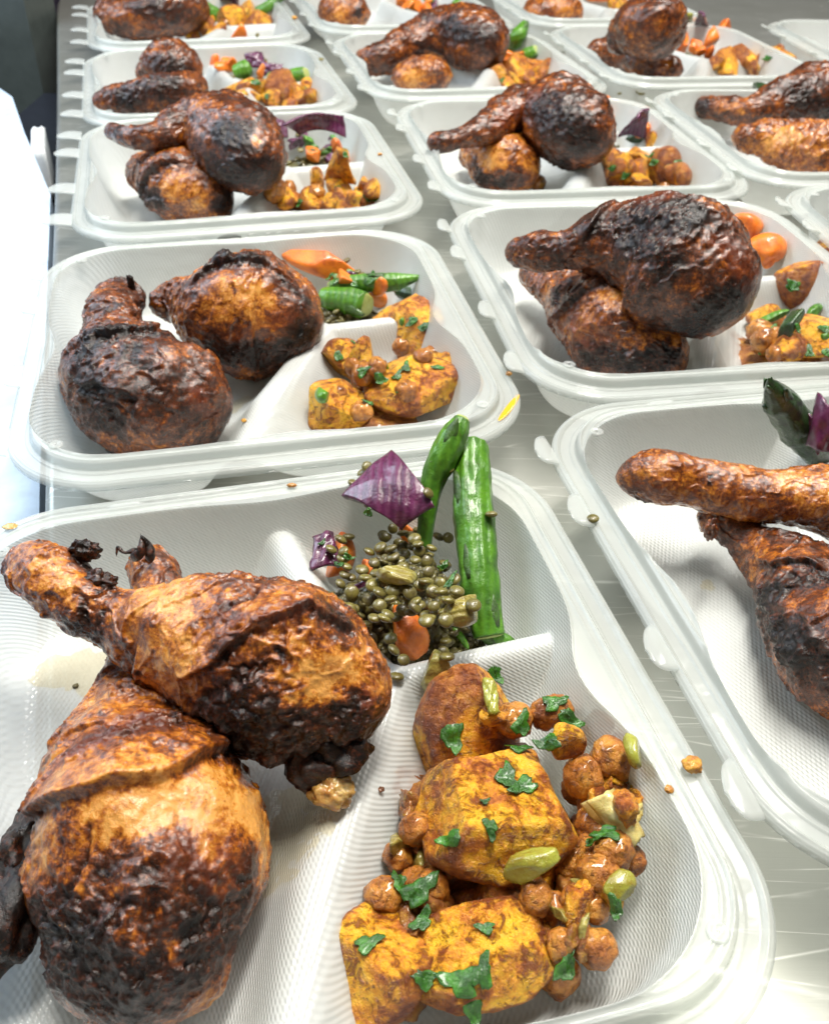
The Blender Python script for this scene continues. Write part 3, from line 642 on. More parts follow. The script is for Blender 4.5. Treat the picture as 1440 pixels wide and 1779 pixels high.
rel(slab('counter_top', [(-.5, -20), (-5.4, -4), (-17.9, 35), (-29.3, 72), (-36.5, 87), (-41.5, 98), (-47, 105), (-58, 112), (-150, 130), (-150, -20)][::-1], -1.0, 3, M['bench'], None, parent=bn), (-60, 60, -1))
rel(slab('side_panel', [(-20, -15), (-50, 95), (-140, 110), (-140, -15)][::-1], -4.0, 82, M['bench'], None, parent=bn), (-60, 60, -1))
M['cab1'] = mat_plain('dark_cabinet', (.022, .014, .035), .35); M['cab2'] = mat_plain('grey_green_door', (.075, .09, .085), .4); M['teal'] = mat_plain('teal_plastic', (.05, .24, .32), .35); M['white'] = mat_plain('white_plastic', (.85, .88, .9), .3); M['black'] = mat_plain('black_plastic', (.012, .014, .022), .35)
def box(name, x0, x1, y0, y1, z0, z1, mat, label=None, cat=None, parent=None, rz=0, bev=.3):
    V, F, A = chunk(1, 1, n=20, planes=[((1, 0, 0), .5), ((-1, 0, 0), .5), ((0, 1, 0), .5), ((0, -1, 0), .5), ((0, 0, 1), .5), ((0, 0, -1), .5)], soft=40, noise=0)
    V = V*np.array([x1-x0, y1-y0, z1-z0]); V = V@eul(0, 0, rz).T+np.array([(x0+x1)/2, (y0+y1)/2, (z0+z1)/2]); o = thingmesh(name, V, F, mat, label, cat) if parent is None else obj(name, mesh(name, V, F, mat), parent); return o
def hardbox(name, x0, x1, y0, y1, z0, z1, mat, label, cat, extra=None):
    o = slab(name, [(x0, y0), (x1, y0), (x1, y1), (x0, y1)], z1, z1-z0, mat, None, label, cat); return o
hardbox('dark_cabinet', -140, -56, 124, 170, -86, 60, M['cab1'], 'dark purple cabinet standing beyond the counter at top left', 'cabinet')
hardbox('grey_door_cabinet', -55.6, -48.4, 124, 134, -86, 60, M['cab2'], 'grey green cabinet door behind the left tray column', 'cabinet')
hardbox('shadow_box', -46, -33.5, 79, 118, -22, -6, M['black'], 'black crate in the gap left of the steel table', 'crate')
box('white_clip', -39.4, -37.4, 103.5, 109, -5.8, -.6, M['white'], 'white plastic block poking up in the gap left of the table', 'block', rz=15)
box('teal_tub', -37.0, -33.5, 96, 108, -5.8, -2.0, M['teal'], 'teal plastic tub in the gap left of the table', 'tub', rz=15)
box('white_card', -35.8, -34.6, 83, 90, -5.8, -1.2, M['white'], 'thin white card standing between counter and black crate', 'card', rz=18)
HF_TRAYS = HF.copy()
# ------------------------------------------------------------------ drumsticks
# A1 lower (under) then upper
r1, o1, V1, F1, l1 = drumstick('big blistered drumstick lying lowest in the front tray, charred at its fat end',
  [(262, 985, 3.6, .85), (285, 1040, 3.4, .80), (262, 1120, 3.0, .85), (235, 1210, 2.9, 1.25), (228, 1300, 3.0, 2.0), (250, 1400, 3.1, 2.95), (262, 1480, 3.1, 3.2), (255, 1570, 3.0, 2.85), (250, 1645, 2.8, 2.2)],
  [('pale', 1.5, 1.0, [(120, 1440), (200, 1400), (330, 1385), (430, 1420)]), ('pale', .9, .8, [(170, 1475), (290, 1440), (400, 1470)]), ('red', .8, .7, [(150, 1300), (240, 1250)]), ('red', .8, .6, [(380, 1500), (330, 1480)]),
   ('edge', .24, .42, [(48, 1420), (130, 1388), (220, 1368), (300, 1350), (355, 1310), (400, 1300)]), ('char', .55, .9, [(300, 1160), (350, 1240), (390, 1300)]), ('char', .5, .75, [(150, 1290), (250, 1260), (320, 1250)]),
   ('char', .5, .9, [(110, 1430), (90, 1530), (120, 1640)]), ('char', .5, .95, [(165, 1500), (230, 1480), (240, 1510)]), ('char', .55, .9, [(290, 1480), (350, 1530), (330, 1590)]), ('char', 1.5, 1.0, [(90, 1640), (200, 1640), (330, 1640)]), ('char', 1.3, 1.0, [(160, 1700), (280, 1710)]), ('char', .8, .9, [(420, 1500), (390, 1620)]),
   ('lump', .35, .25, [(230, 1560)]), ('lump', .3, .2, [(290, 1600)]), ('lump', .35, .25, [(200, 1620)]), ('clean', .3, .7, [(225, 1575), (245, 1640)]), ('clean', .25, .7, [(290, 1600), (300, 1650)]), ('groove', .12, .10, [(150, 1440), (110, 1560)])],
  'chicken', 2.3, 3)
r2, o2, V2, F2, l2 = drumstick('golden brown drumstick on top in the front tray, knob pointing left',
  [(52, 985, 6.2, .95), (88, 1012, 6.3, 1.12), (140, 1042, 6.2, .98), (205, 1072, 6.0, .92), (280, 1100, 5.9, 1.45), (380, 1130, 5.8, 2.2), (490, 1165, 5.7, 2.65), (560, 1190, 5.6, 2.35), (590, 1200, 5.5, 1.9)],
  [('pale', .8, .9, [(560, 1170), (630, 1180), (655, 1200)]), ('pale', .8, .8, [(260, 1130), (330, 1160), (300, 1010)]), ('pale', .7, .7, [(500, 1000), (560, 1010)]), ('pale', .6, .7, [(90, 990), (120, 1010)]),
   ('edge', .17, .30, [(300, 1190), (350, 1170), (420, 1110), (470, 1080), (560, 1070), (640, 1100)]), ('groove', .14, .16, [(400, 1050), (440, 1040), (480, 990)]), ('edge', .2, .3, [(240, 1120), (235, 1200), (300, 1230)]),
   ('char', .4, .95, [(470, 985), (500, 975)]), ('char', .75, 1.0, [(330, 1270), (430, 1240), (540, 1260), (650, 1250)]), ('char', .9, 1.0, [(400, 1300), (520, 1310), (640, 1290)]), ('char', .35, .8, [(590, 1060)]), ('char', .35, .9, [(400, 1200), (440, 1190)]),
   ('char', .5, .9, [(120, 1080), (160, 1100)]), ('char', .3, .9, [(130, 965), (165, 990), (180, 1020)]), ('red', .35, .8, [(660, 1170), (650, 1220)]), ('red', .3, .9, [(585, 1165), (600, 1175)]), ('red', .6, .5, [(420, 1060), (520, 1060)]),
   ('lump', .32, .38, [(540, 1078)]), ('char', .3, 1.2, [(540, 1078)]), ('char', .2, 1.2, [(475, 1140)])],
  'chicken_light', 2.3, 8)
# cartilage stump and torn bits on the upper drumstick
def partblob(root, origin, name, px, py, z, rad, seed, mat, sq=(1, 1, 1), amp=.3, fr=1.6, A=None, n=24):
    V, F = blob(at(px, py, z), rad, seed, n, amp, fr, sq); addpart(root, origin, name, V, F, mat, None if A is None else np.tile(A, (len(V), 1)))
zc = l2
partblob(r2, o2, 'cartilage', 575, 1375, 4.0+zc, .62, 3, 'cartilage', (1.0, .8, .8), .5, 2.4)
partblob(r2, o2, 'joint_flesh', 548, 1330, 4.3+zc, .80, 5, 'chicken_dark', (1, .9, .9), .4, 2, (.5, 0, 0))
partblob(r2, o2, 'joint_flesh', 590, 1300, 4.6+zc, .85, 6, 'chicken_dark', (1, .9, .9), .5, 2, (.9, 0, 0))
partblob(r2, o2, 'burnt_skin', 148, 958, 7.2+zc, .42, 7, 'chicken_dark', (1, .8, .8), .6, 2.5, (1, 0, 0))
partblob(r2, o2, 'burnt_skin', 172, 1010, 6.9+zc, .45, 9, 'chicken_dark', (1.2, .7, .7), .6, 2.5, (.8, 0, 0))
def scrap(root, origin, pts, r, mat='chicken_dark', A=(.9, 0, 0), name='crisp_skin_scrap'):
    V, F, u, a, C, n_, rr = tube([at(*p) for p in pts], r, 30, 10); V = V+n_*(.05*fbm(V*4, 3, 2))[:, None]; addpart(root, origin, name, V, F, mat, np.tile(A, (len(V), 1)))
scrap(r1, o1, [(203, 965, 4.9), (205, 945, 5.2), (214, 962, 5.0), (235, 955, 5.0)], [.05, .08, .07, .1]); scrap(r1, o1, [(232, 968, 4.8), (246, 960, 5.1), (245, 935, 5.4)], [.16, .2, .04]); scrap(r1, o1, [(262, 970, 4.8), (258, 950, 5.1), (246, 930, 5.5)], [.2, .16, .06])
partblob(r1, o1, 'skin_fold', 20, 1580, 2.6, 1.05, 12, 'chicken_dark', (.8, 1.6, .9), .45, 2, (1, 0, 0)); partblob(r1, o1, 'skin_fold', 45, 1480, 2.8, .85, 13, 'chicken_dark', (.7, 1.6, 1), .4, 2, (.8, 0, 0))
partblob(r1, o1, 'torn_flesh', 398, 1560, 3.0, .42, 14, 'chicken_light', (.8, 1.6, .8), .5, 2.4, (0, .9, 0))
# B1
drumstick('charred drumstick under the long shank in the right edge tray', [(1240, 900, 2.6, .75), (1300, 935, 2.6, .8), (1370, 985, 2.6, 1.35), (1425, 1060, 2.6, 2.0), (1475, 1130, 2.6, 2.5), (1540, 1190, 2.5, 1.9)],
  [('edge', .2, .35, [(1320, 985), (1380, 975), (1440, 985)]), ('char', .5, .9, [(1330, 1040), (1400, 1000), (1440, 1000)]), ('char', .7, .9, [(1340, 1080), (1400, 1130)]), ('edge', .2, .3, [(1370, 1150), (1420, 1140)]), ('pale', .4, .7, [(1320, 980), (1400, 965)])], 'chicken_dark', 1.5, 21)
rb, ob, *_ = drumstick('long smooth brown drumstick shank reaching to the right edge', [(1102, 830, 5.0, 1.0), (1140, 832, 5.1, 1.18), (1190, 838, 5.0, 1.0), (1260, 850, 4.9, .92), (1340, 862, 4.9, 1.0), (1430, 868, 4.9, 1.35), (1540, 880, 4.9, 2.2), (1620, 890, 4.8, 2.4)],
  [('pale', .5, .6, [(1360, 830), (1440, 840)]), ('red', .7, .7, [(1100, 850), (1180, 860)]), ('char', .35, .8, [(1085, 860), (1110, 880)]), ('char', .15, 1., [(1232, 828)]), ('red', .5, .6, [(1260, 870), (1400, 900)])], 'chicken', 1.7, 24, lump=.5)
partblob(rb, ob, 'torn_skin', 1235, 920, 4.0, .38, 4, 'chicken', (.6, .6, 1.2), .5, 2.5, (.3, 0, 0))
# A2
rk2, ok2, *_ = drumstick('squat blackened drumstick at lower left of the second left tray', [(205, 520, 3.4, 1.25), (200, 555, 3.3, 1.35), (200, 605, 3.0, 1.7), (210, 655, 2.9, 2.75), (265, 685, 2.9, 2.95), (318, 695, 2.8, 2.6)],
  [('char', .8, .8, [(150, 600), (160, 680), (190, 730)]), ('char', .6, .7, [(180, 580), (280, 575)]), ('edge', .22, .4, [(160, 590), (240, 575), (310, 580)]), ('edge', .2, .35, [(130, 660), (230, 680), (260, 740)]), ('red', .5, .8, [(340, 680), (370, 730)]), ('char', .4, .9, [(230, 605), (250, 640)]), ('clean', .8, .4, [(290, 620), (320, 660)])], 'chicken_dark', 1.5, 33, lump=1.1)
drumstick('round drumstick with a golden bald patch in the second left tray', [(292, 525, 3.6, 1.0), (340, 535, 4.2, 1.6), (392, 545, 4.6, 2.9), (440, 548, 4.6, 3.3), (475, 550, 4.6, 3.0), (488, 552, 4.6, 2.6)],
  [('pale', .9, .85, [(400, 510), (440, 520)]), ('pale', .6, .6, [(375, 540), (460, 540)]), ('char', .6, .9, [(390, 450), (440, 445)]), ('edge', .22, .35, [(330, 500), (370, 460), (440, 448), (470, 465)]), ('char', .8, .9, [(370, 620), (480, 620), (540, 580)]), ('char', .5, .7, [(500, 490), (540, 520)]), ('red', .5, .6, [(420, 580), (500, 560)]), ('char', .2, .9, [(415, 500)]), ('lump', .4, .4, [(390, 447)])], 'chicken_mid', 1.5, 35)
partblob(rk2, ok2, 'knuckle', 283, 528, 3.4, .75, 15, 'chicken_mid', (1, .8, .9), .3, 2, (.2, .2, 0)); partblob(rk2, ok2, 'burnt_skin', 228, 492, 4.9, .3, 17, 'chicken_dark', (.6, .6, 1.6), .5, 2, (1, 0, 0))
# B2
drumstick('brown drumstick with a deep skin crease in front of the huge one, second middle tray', [(925, 475, 2.6, .9), (960, 490, 2.7, 1.2), (1010, 530, 2.8, 2.1), (1070, 575, 2.8, 2.65), (1120, 605, 2.7, 2.2), (1140, 615, 2.6, 1.8)],
  [('edge', .2, .4, [(960, 560), (1000, 520), (1070, 490), (1140, 500)]), ('pale', .8, .55, [(1060, 520), (1130, 530), (1160, 570)]), ('red', .8, .8, [(960, 570), (1040, 580)]), ('char', .8, 1., [(1020, 620), (1100, 630), (1160, 620)]), ('char', .4, .9, [(960, 530), (970, 500)])], 'chicken_mid', 1.5, 41)
drumstick('huge dark knobbly drumstick towering in the second middle tray', [(915, 440, 4.6, .85), (945, 443, 4.9, 1.0), (1000, 440, 5.3, 1.0), (1055, 435, 5.4, 2.0), (1130, 445, 5.4, 3.1), (1188, 475, 5.2, 3.3), (1215, 495, 5.0, 2.6)],
  [('char', .9, .85, [(1080, 400), (1150, 450)]), ('char', 1.2, .9, [(1100, 380), (1180, 380)]), ('char', 1.0, 1., [(1190, 560), (1260, 520)]), ('red', .8, .9, [(1070, 360), (1140, 350)]), ('red', .6, .7, [(1240, 430), (1290, 500)]), ('clean', .4, .9, [(1100, 460), (1120, 480)]), ('clean', .3, .8, [(1230, 410), (1240, 440)]), ('edge', .25, .45, [(1010, 430), (1060, 370), (1150, 330)]), ('clean', .4, .8, [(930, 440), (960, 440)])], 'chicken_dark', 1.5, 44, lump=.85)
# A3
drumstick('dark drumstick with a tan belly, lowest in the third left tray', [(240, 300, 2.6, 1.1), (270, 305, 2.7, 1.8), (315, 325, 2.8, 2.55), (345, 340, 2.7, 2.2), (365, 345, 2.6, 1.9)],
  [('clean', .9, .9, [(300, 320), (330, 350)]), ('pale', .8, .5, [(300, 320), (340, 345)]), ('char', .5, .9, [(225, 320), (235, 370)]), ('edge', .25, .4, [(250, 360), (260, 300), (320, 285)]), ('char', .8, 1., [(390, 350)])], 'chicken_mid', 1.0, 51)
drumstick('bony drumstick with torn shank lying on top in the third left tray', [(200, 228, 4.8, .5), (230, 240, 4.9, .75), (280, 240, 5.0, 1.0), (330, 225, 5.0, 2.0), (385, 235, 5.0, 2.75), (420, 260, 4.9, 2.9), (435, 275, 4.8, 2.3)],
  [('char', 1.0, .9, [(380, 230), (430, 240)]), ('clean', .5, 1., [(445, 240)]), ('pale', .6, 1., [(442, 235)]), ('char', 1.1, 1., [(380, 300), (460, 290)]), ('pale', .6, .5, [(330, 190), (380, 180)]), ('char', .4, .9, [(210, 225)])], 'chicken_dark', 1.0, 54)
drumstick('thin nearly black drumstick lying across the fourth left tray', [(180, 175, 2.6, .8), (210, 175, 2.8, 1.2), (260, 172, 3.0, 1.6), (310, 165, 3.2, 1.9), (330, 160, 3.1, 1.6)], [('char', .8, .7, [(220, 165), (300, 150)]), ('red', .5, .9, [(175, 180)])], 'chicken_dark', .7, 61)
drumstick('upright burnt drumstick end in the fourth left tray', [(250, 130, 4.0, 1.0), (290, 120, 5.0, 2.4), (320, 128, 4.8, 2.2)], [('char', 1., .6, [(280, 110), (320, 130)])], 'chicken_dark', .7, 63, lump=1.4)
drumstick('two-lobed dark drumstick in the topmost left tray', [(190, 25, 3.0, 1.8), (230, 30, 3.2, 2.0), (290, 20, 3.6, 2.6), (330, 12, 3.6, 2.4)], [('char', 1., .6, [(250, 10), (300, 20)]), ('clean', .5, .8, [(260, 50)])], 'chicken_dark', .6, 65)
drumstick('small tan drumstick end under the dark one in the topmost left tray', [(230, 48, 1.8, 1.4), (262, 50, 1.8, 1.5)], [], 'chicken', .5, 66)
# B3
drumstick('speckled golden drumstick at front of the third middle tray', [(820, 262, 2.4, 1.1), (850, 278, 2.5, 2.0), (880, 288, 2.5, 2.2), (900, 295, 2.4, 1.9)], [('pale', .9, .7, [(840, 275), (870, 280)]), ('char', .7, .9, [(830, 310), (900, 310)]), ('char', .3, 1., [(895, 310)])], 'chicken', .9, 71)
drumstick('big black drumstick with thin red shank in the third middle tray', [(762, 246, 3.8, .7), (800, 240, 4.1, .75), (850, 222, 4.4, 1.1), (900, 195, 4.8, 1.9), (960, 205, 4.8, 2.9), (1000, 225, 4.6, 2.9), (1012, 235, 4.4, 2.5)], [('char', 1.5, .9, [(950, 190), (1000, 240)]), ('red', .6, .9, [(870, 215), (930, 165)]), ('clean', .5, .8, [(880, 215)]), ('char', 1.4, 1, [(960, 280)])], 'chicken_dark', 1.0, 74)
# B4
drumstick('orange drumstick lying under the other in the top centre tray', [(700, 135, 2.2, 1.3), (730, 132, 2.3, 1.8), (760, 132, 2.3, 1.7)], [('pale', .9, .7, [(715, 135)])], 'chicken', .6, 81)
rc, oc, *_ = drumstick('brown drumstick with a split fold of skin in the top centre tray', [(635, 108, 3.0, 1.4), (670, 100, 3.6, 1.5), (725, 70, 4.6, 1.9), (790, 58, 5.2, 2.9), (830, 72, 5.0, 2.9), (845, 82, 4.8, 2.4)], [('char', 1.2, .7, [(780, 50), (850, 60)]), ('clean', 1, .8, [(640, 105)]), ('edge', .25, .5, [(735, 80), (780, 105), (830, 120)]), ('pale', .3, .9, [(738, 88), (780, 112), (815, 122)])], 'chicken_dark', .8, 84)
drumstick('single round golden drumstick in the topmost middle tray', [(575, 22, 2.4, 1.9), (598, 20, 2.6, 2.3), (620, 22, 2.5, 1.9)], [('pale', .8, .5, [(590, 20)]), ('char', .6, .9, [(625, 20)])], 'chicken', .6, 86)
# C3
drumstick('reddish drumstick lowest in the tray cropped by the right edge', [(1300, 240, 2.4, 1.2), (1350, 245, 2.4, 1.6), (1430, 262, 2.4, 2.2), (1480, 265, 2.4, 2.2)], [('pale', .9, .6, [(1340, 245), (1380, 240)]), ('red', .8, .8, [(1400, 270)])], 'chicken', .9, 91)
drumstick('long burnt drumstick with a black knuckle at the right edge', [(1215, 185, 4.0, .9), (1250, 190, 4.1, 1.1), (1300, 195, 4.3, 1.3), (1370, 180, 4.8, 2.3), (1440, 165, 5.0, 2.9), (1490, 165, 5.0, 2.6)], [('char', .6, 1, [(1215, 185)]), ('pale', .5, .7, [(1250, 185), (1280, 192)]), ('char', 1, .8, [(1380, 160), (1440, 190)])], 'chicken_dark', .9, 94)
# C4
drumstick('flat dark drumstick lying at left in the upper right tray', [(1035, 92, 2.2, 1.2), (1075, 90, 2.4, 1.5), (1110, 105, 2.4, 1.5), (1150, 118, 2.2, 1.5), (1165, 120, 2.2, 1.3)], [('red', .8, .5, [(1140, 118)])], 'chicken_dark', .6, 101)
drumstick('upright glossy drumstick ball in the upper right tray', [(1075, 72, 3.8, 1.3), (1090, 55, 4.8, 1.9), (1125, 45, 5.8, 2.8), (1150, 42, 5.8, 2.6)], [('clean', .8, .6, [(1120, 40)]), ('red', .8, .6, [(1120, 50)])], 'chicken_dark', .7, 104)
drumstick('reddish drumstick just visible in the topmost right tray', [(925, 22, 2.4, 1.6), (960, 20, 2.6, 1.9), (995, 22, 2.4, 1.6)], [('red', 1, .7, [(960, 20)])], 'chicken', .5, 106)

HF[:] = HF_TRAYS
# ------------------------------------------------------------------ front tray: lentil salad
heap('lentil_salad_mass', 'A1', 4.6, 5.3, 2.9, 2.7, 2.7, 'lentil_mass', 'mass of dressed green lentils filling the back compartment of the front tray', 'lentils', 4, lumps=950)
carrot('A1', 588, 925, .85, 11, 'orange carrot piece with browned end left of the purple onion in the front tray', (1.3, .8, .7))
carrot('A1', 708, 1108, .95, 12, 'long ridged carrot piece by the golden drumstick in the front tray', (.8, 1.3, .7))
carrot('A1', 715, 945, .62, 13, 'small orange carrot piece just below the purple onion in the front tray')
carrot('A1', 640, 985, .5, 14, 'tiny carrot chip amid the lentils of the front tray')
leafpiece('onion_petal', 'A1', [(545, 935, 3.2), (575, 925, 3.0), (590, 985, 2.6), (540, 990, 2.8)], .16, 'onion', 'thin purple onion strip behind the golden drumstick in the front tray', 'red onion', .25, 2)
leafpiece('onion_petal', 'A1', [(612, 1018, 3.1), (672, 990, 3.3), (665, 1030, 2.7), (650, 1060, 2.4)], .12, 'onion', 'dark purple onion shard half hidden by the golden drumstick', 'red onion', .2, 4)
rnd = np.random.default_rng(5)
def scatter(t, cx, cy, a, b, n, seed, shear=0.):
    r_ = np.random.default_rng(seed); k = 0
    while k < n:
        u, v = r_.uniform(-1, 1, 2)
        if u*u+v*v > 1: continue
        lentil(t, cx+a*u+shear*v, cy+b*v, seed*100+k); k += 1
scatter('A1', 700, 1035, 125, 100, 80, 11)
veg('celery_piece', '', 'A1', 690, 1008, .72, 31, 'olive_veg', 'celery', 'pale olive cooked celery cube in the middle of the front lentils', (1.1, .8, .6))
veg('celery_piece', '', 'A1', 762, 1098, .80, 33, 'olive_veg', 'celery', 'ribbed olive celery stub near the divider in the front tray', (.9, 1, .7))
veg('celery_piece', '', 'A1', 808, 1062, .78, 35, 'olive_veg', 'celery', 'hollow brownish celery end leaning on the asparagus foot', (1.1, .8, .7))
spear('A1', [(818, 775, 5.3, .66), (820, 850, 4.6, .74), (826, 930, 3.8, .74), (834, 1010, 3.0, .68), (842, 1060, 2.4, .62), (850, 1105, 1.8, .55)], 'thick green asparagus stalk with a pale cut top standing in the front tray', scales=3, seed=3, nu=110, res=44)
spear('A1', [(803, 728, 6.6, .30), (790, 755, 6.2, .52), (770, 795, 5.5, .56), (752, 838, 4.7, .46), (744, 880, 4.0, .36), (735, 950, 2.8, .3)], 'dark glossy asparagus spear leaning left of the cut stalk in the front tray', scales=1, seed=8, nu=80, res=36)
spear('A1', [(845, 1105, 1.5, .3), (868, 1112, 1.4, .33), (892, 1118, 1.3, .18)], 'small light green asparagus shaving at the foot of the stalk', scales=1, seed=2, nu=30, cutend=False)
spear('A1', [(786, 1092, 2.1, .14), (800, 1105, 2.0, .13), (812, 1125, 1.7, .09)], 'thin curved green shaving among the lentils near the divider', scales=0, seed=4, nu=24, res=12, cutend=False)
scatter('A1', 655, 950, 80, 40, 22, 12); scatter('A1', 735, 1060, 90, 65, 26, 13)
V, F = quad_sheet([at(682, 786, 4.9), at(756, 880, 4.6), at(700, 920, 3.7), at(596, 864, 4.0)], .28, .38, 5, .025, 30)
o = thingmesh('onion_petal', V, F, M['onion'], 'large glossy purple onion petal lying on the lentils of the front tray', 'red onion'); stamp(V)
for i, (a, b) in enumerate(((744, 850), (775, 900), (852, 908), (776, 940))): lentil('A1', a, b, 700+i, sink=.05)
for i, (a, b, sz) in enumerate(((560, 945, .22), (590, 980, .3), (606, 970, .25), (640, 900, .2), (782, 1010, .35), (770, 990, .3))): herb('A1', a, b, sz, 30+i, asp=.35)
# ------------------------------------------------------------------ front tray: spiced potatoes
heap('potato_mash', 'A1', 5.0, -4.3, 2.7, 3.4, 1.9, 'sauce', 'spiced crumbs and sauce under the potatoes of the front tray', 'sauce', 7)
for i, (a, b, s) in enumerate(((668, 1555, 1.15), (745, 1545, 1.1), (1000, 1500, 1.2), (1040, 1520, 1.2), (985, 1625, 1.25), (1045, 1600, 1.0), (690, 1490, .9), (960, 1580, 1.0), (1065, 1480, 1.1), (700, 1620, 1.0), (720, 1440, 1.0), (1020, 1440, 1.1))):
    chickpea('A1', a, b, s, 300+i, zg=1.)
PB = [((0, 0, -1), .6), ((1, .2, .3), .72), ((-.9, .3, .35), .75), ((0, 1, .3), .8), ((.1, -1, .4), .62), ((.3, -.1, 1), .66)]
potato('A1', 808, 1275, 1.85, 401, eul(62, 8, 10), 'rust brown potato wedge standing at the back of the front tray', 1.8, (.95, 1.25, .62), 56, planes=[((0, 0, -1), .5), ((0, .2, 1), .9), ((.8, .9, .2), .8), ((-.9, -.3, .2), .85)], zmax=2.0)
for i, (a, b, s) in enumerate(((905, 1300, 1.1), (960, 1270, 1.1), (1010, 1370, 1.2), (930, 1560, 1.0))): chickpea('A1', a, b, s, 330+i)
potato('A1', 862, 1405, 2.4, 407, eul(-12, 4, 20), 'largest bright yellow potato chunk in the middle of the front tray', 3.0, (1.05, .95, .72), 72, planes=[((0, 0, -1), .7), ((.15, -.2, 1), .62), ((1, -.1, .25), .70), ((-1, .1, .5), .74), ((.1, 1, .5), .72), ((-.1, -1, .25), .78), ((.6, .2, .9), .78)], zmax=2.9)
potato('A1', 662, 1672, 1.75, 411, eul(-18, 10, 30), 'ragged yellow potato chunk at the lower left of the front potato pile', 1.8, (1, .9, .8), 60, zmax=1.7)
potato('A1', 836, 1655, 1.85, 415, eul(-16, -6, 12), 'broad yellow potato chunk nearest the lower edge of the front tray', 2.2, (1.15, .82, .72), 72, planes=[((0, 0, -1), .7), ((-.25, -.35, 1), .60), ((1, -.2, .35), .80), ((-1, -.1, .4), .80), ((.1, 1, .4), .78), ((.3, -1, .3), .72), ((.8, -.3, .9), .80)], zmax=2.0)
potato('A1', 915, 1548, 1.2, 419, eul(0, 10, 20), 'small reddish potato piece wedged between the two big chunks', 1.6, (1.2, .7, .6), 36, zmax=1.9)
for i, (a, b, s, l) in enumerate(((1062, 1318, 1.35, 'big shiny chickpea at the right end of the front potatoes'), (1012, 1352, 1.2, 'chickpea touching the largest potato chunk on its right'), (948, 1240, 1.05, 'dark chickpea beneath the upright herb sprig'), (893, 1252, 1.15, 'orange chickpea between the rust wedge and a herb leaf'))): chickpea('A1', a, b, s, 360+i, l, zg=2.5)
veg('onion_piece', '', 'A1', 848, 1268, .62, 52, 'potato', 'potato', 'small yellow potato cube perched on the rust wedge', (1, .7, .6))
veg('onion_piece', '', 'A1', 925, 1503, .72, 55, 'onion_green', 'onion', 'pale green onion wedge under the right side of the largest potato', (1.15, .7, .5), rot=eul(30, -20, 20), zmax=4.1)
veg('onion_piece', '', 'A1', 1098, 1300, .62, 57, 'onion_green', 'onion', 'small green onion scrap right of the big chickpea', (1, .7, .5))
veg('potato_chunk', '', 'A1', 1098, 1370, .8, 58, 'potato', 'potato', 'jagged little potato bit at the far right of the front pile', (.8, 1, .6), .2)
veg('potato_chunk', '', 'A1', 985, 1290, .7, 59, 'potato', 'potato', 'bright yellow potato cube under a herb leaf right of centre', (.9, .8, .8))
veg('onion_piece', '', 'A1', 1078, 1535, .5, 61, 'onion_green', 'onion', 'translucent onion scrap at the right of the lower chickpeas', (1, .8, .5))
veg('onion_piece', '', 'A1', 692, 1470, .72, 62, 'olive_veg', 'onion', 'olive onion strip hanging at the left side of the pile', (.5, 1.4, .5), zmax=2.2)
veg('onion_piece', '', 'A1', 1030, 1480, .8, 63, 'olive_veg', 'onion', 'olive onion strip below the white onion curl', (.7, 1.2, .5), zmax=2.2)
leafpiece('onion_curl', 'A1', [(1010, 1395, 3.1), (1065, 1372, 3.3), (1112, 1450, 2.7), (1075, 1480, 2.4)], .14, 'onion_pale', 'creamy white onion curl at the right of the front potatoes', 'onion', .5, 3, n=22)
leafpiece('onion_curl', 'A1', [(1075, 1400, 3.2), (1110, 1395, 3.0), (1105, 1425, 2.8), (1070, 1430, 3.0)], .12, 'onion_pale', 'short white onion curl crossing the longer one', 'onion', .3, 5, n=14)
leafpiece('onion_curl', 'A1', [(838, 1180, 4.2), (858, 1182, 4.2), (868, 1240, 3.9), (848, 1245, 3.9)], .10, 'onion_green', 'narrow green onion strip draped over the rust potato wedge', 'onion', .1, 5, n=12)
for i, (a, b, s_, m_, l, z_) in enumerate(((1035, 1395, .7, 'potato', 'small spiced potato nub left of the white onion curl', 2.8), (1050, 1560, .7, 'sauce', 'brown spice clump among the right hand chickpeas', 2.0), (720, 1400, .75, 'sauce', 'brown crusty bit at left of the largest potato', 2.2), (745, 1500, .8, 'olive_veg', 'dark olive vegetable bit under the largest potato', 1.8), (985, 1560, .8, 'sauce', 'brown spice clump right of the lowest potato', 1.8), (1115, 1335, .5, 'olive_veg', 'olive onion fringe at the far right of the front pile', 2.4), (630, 1620, .7, 'potato', 'small yellow lump at the left end of the front pile', 1.8), (700, 1740, .8, 'sauce', 'reddish spiced lump at the lowest left of the front pile', 1.4))):
    veg('vegetable_bit', '', 'A1', a, b, s_, 430+i, m_, 'vegetable', l, (1, .8, .6), .25, zmax=z_)
rr_ = np.random.default_rng(99)
for q in range(46):
    v_ = rr_.random(); b = 1250+v_*400; lo, hi = (1000, 1105-max(0, v_-.6)*170) if b < 1560 else (960, 1050)
    a = rr_.uniform(lo-30 if b < 1300 else lo, hi); kd = q % 6
    if kd in (0, 3): chickpea('A1', a, b, rr_.uniform(.8, 1.15), 900+q, zmax=2.5)
    elif kd in (1, 4): veg('spiced_crumb', 'brown spiced crumb', 'A1', a, b, rr_.uniform(.35, .65), 900+q, 'sauce', 'food crumb', ss=(1.1, .8, .6), noise=.3, zmax=2.7)
    elif kd == 2: veg('vegetable_bit', 'olive onion bit', 'A1', a, b, rr_.uniform(.35, .6), 900+q, 'olive_veg', 'vegetable', ss=(1.2, .7, .4), noise=.2, zmax=2.8)
    else: veg('potato_chunk', 'little potato crumb', 'A1', a, b, rr_.uniform(.4, .7), 900+q, 'potato', 'potato', ss=(1.1, .8, .7), noise=.25, zmax=2.8)
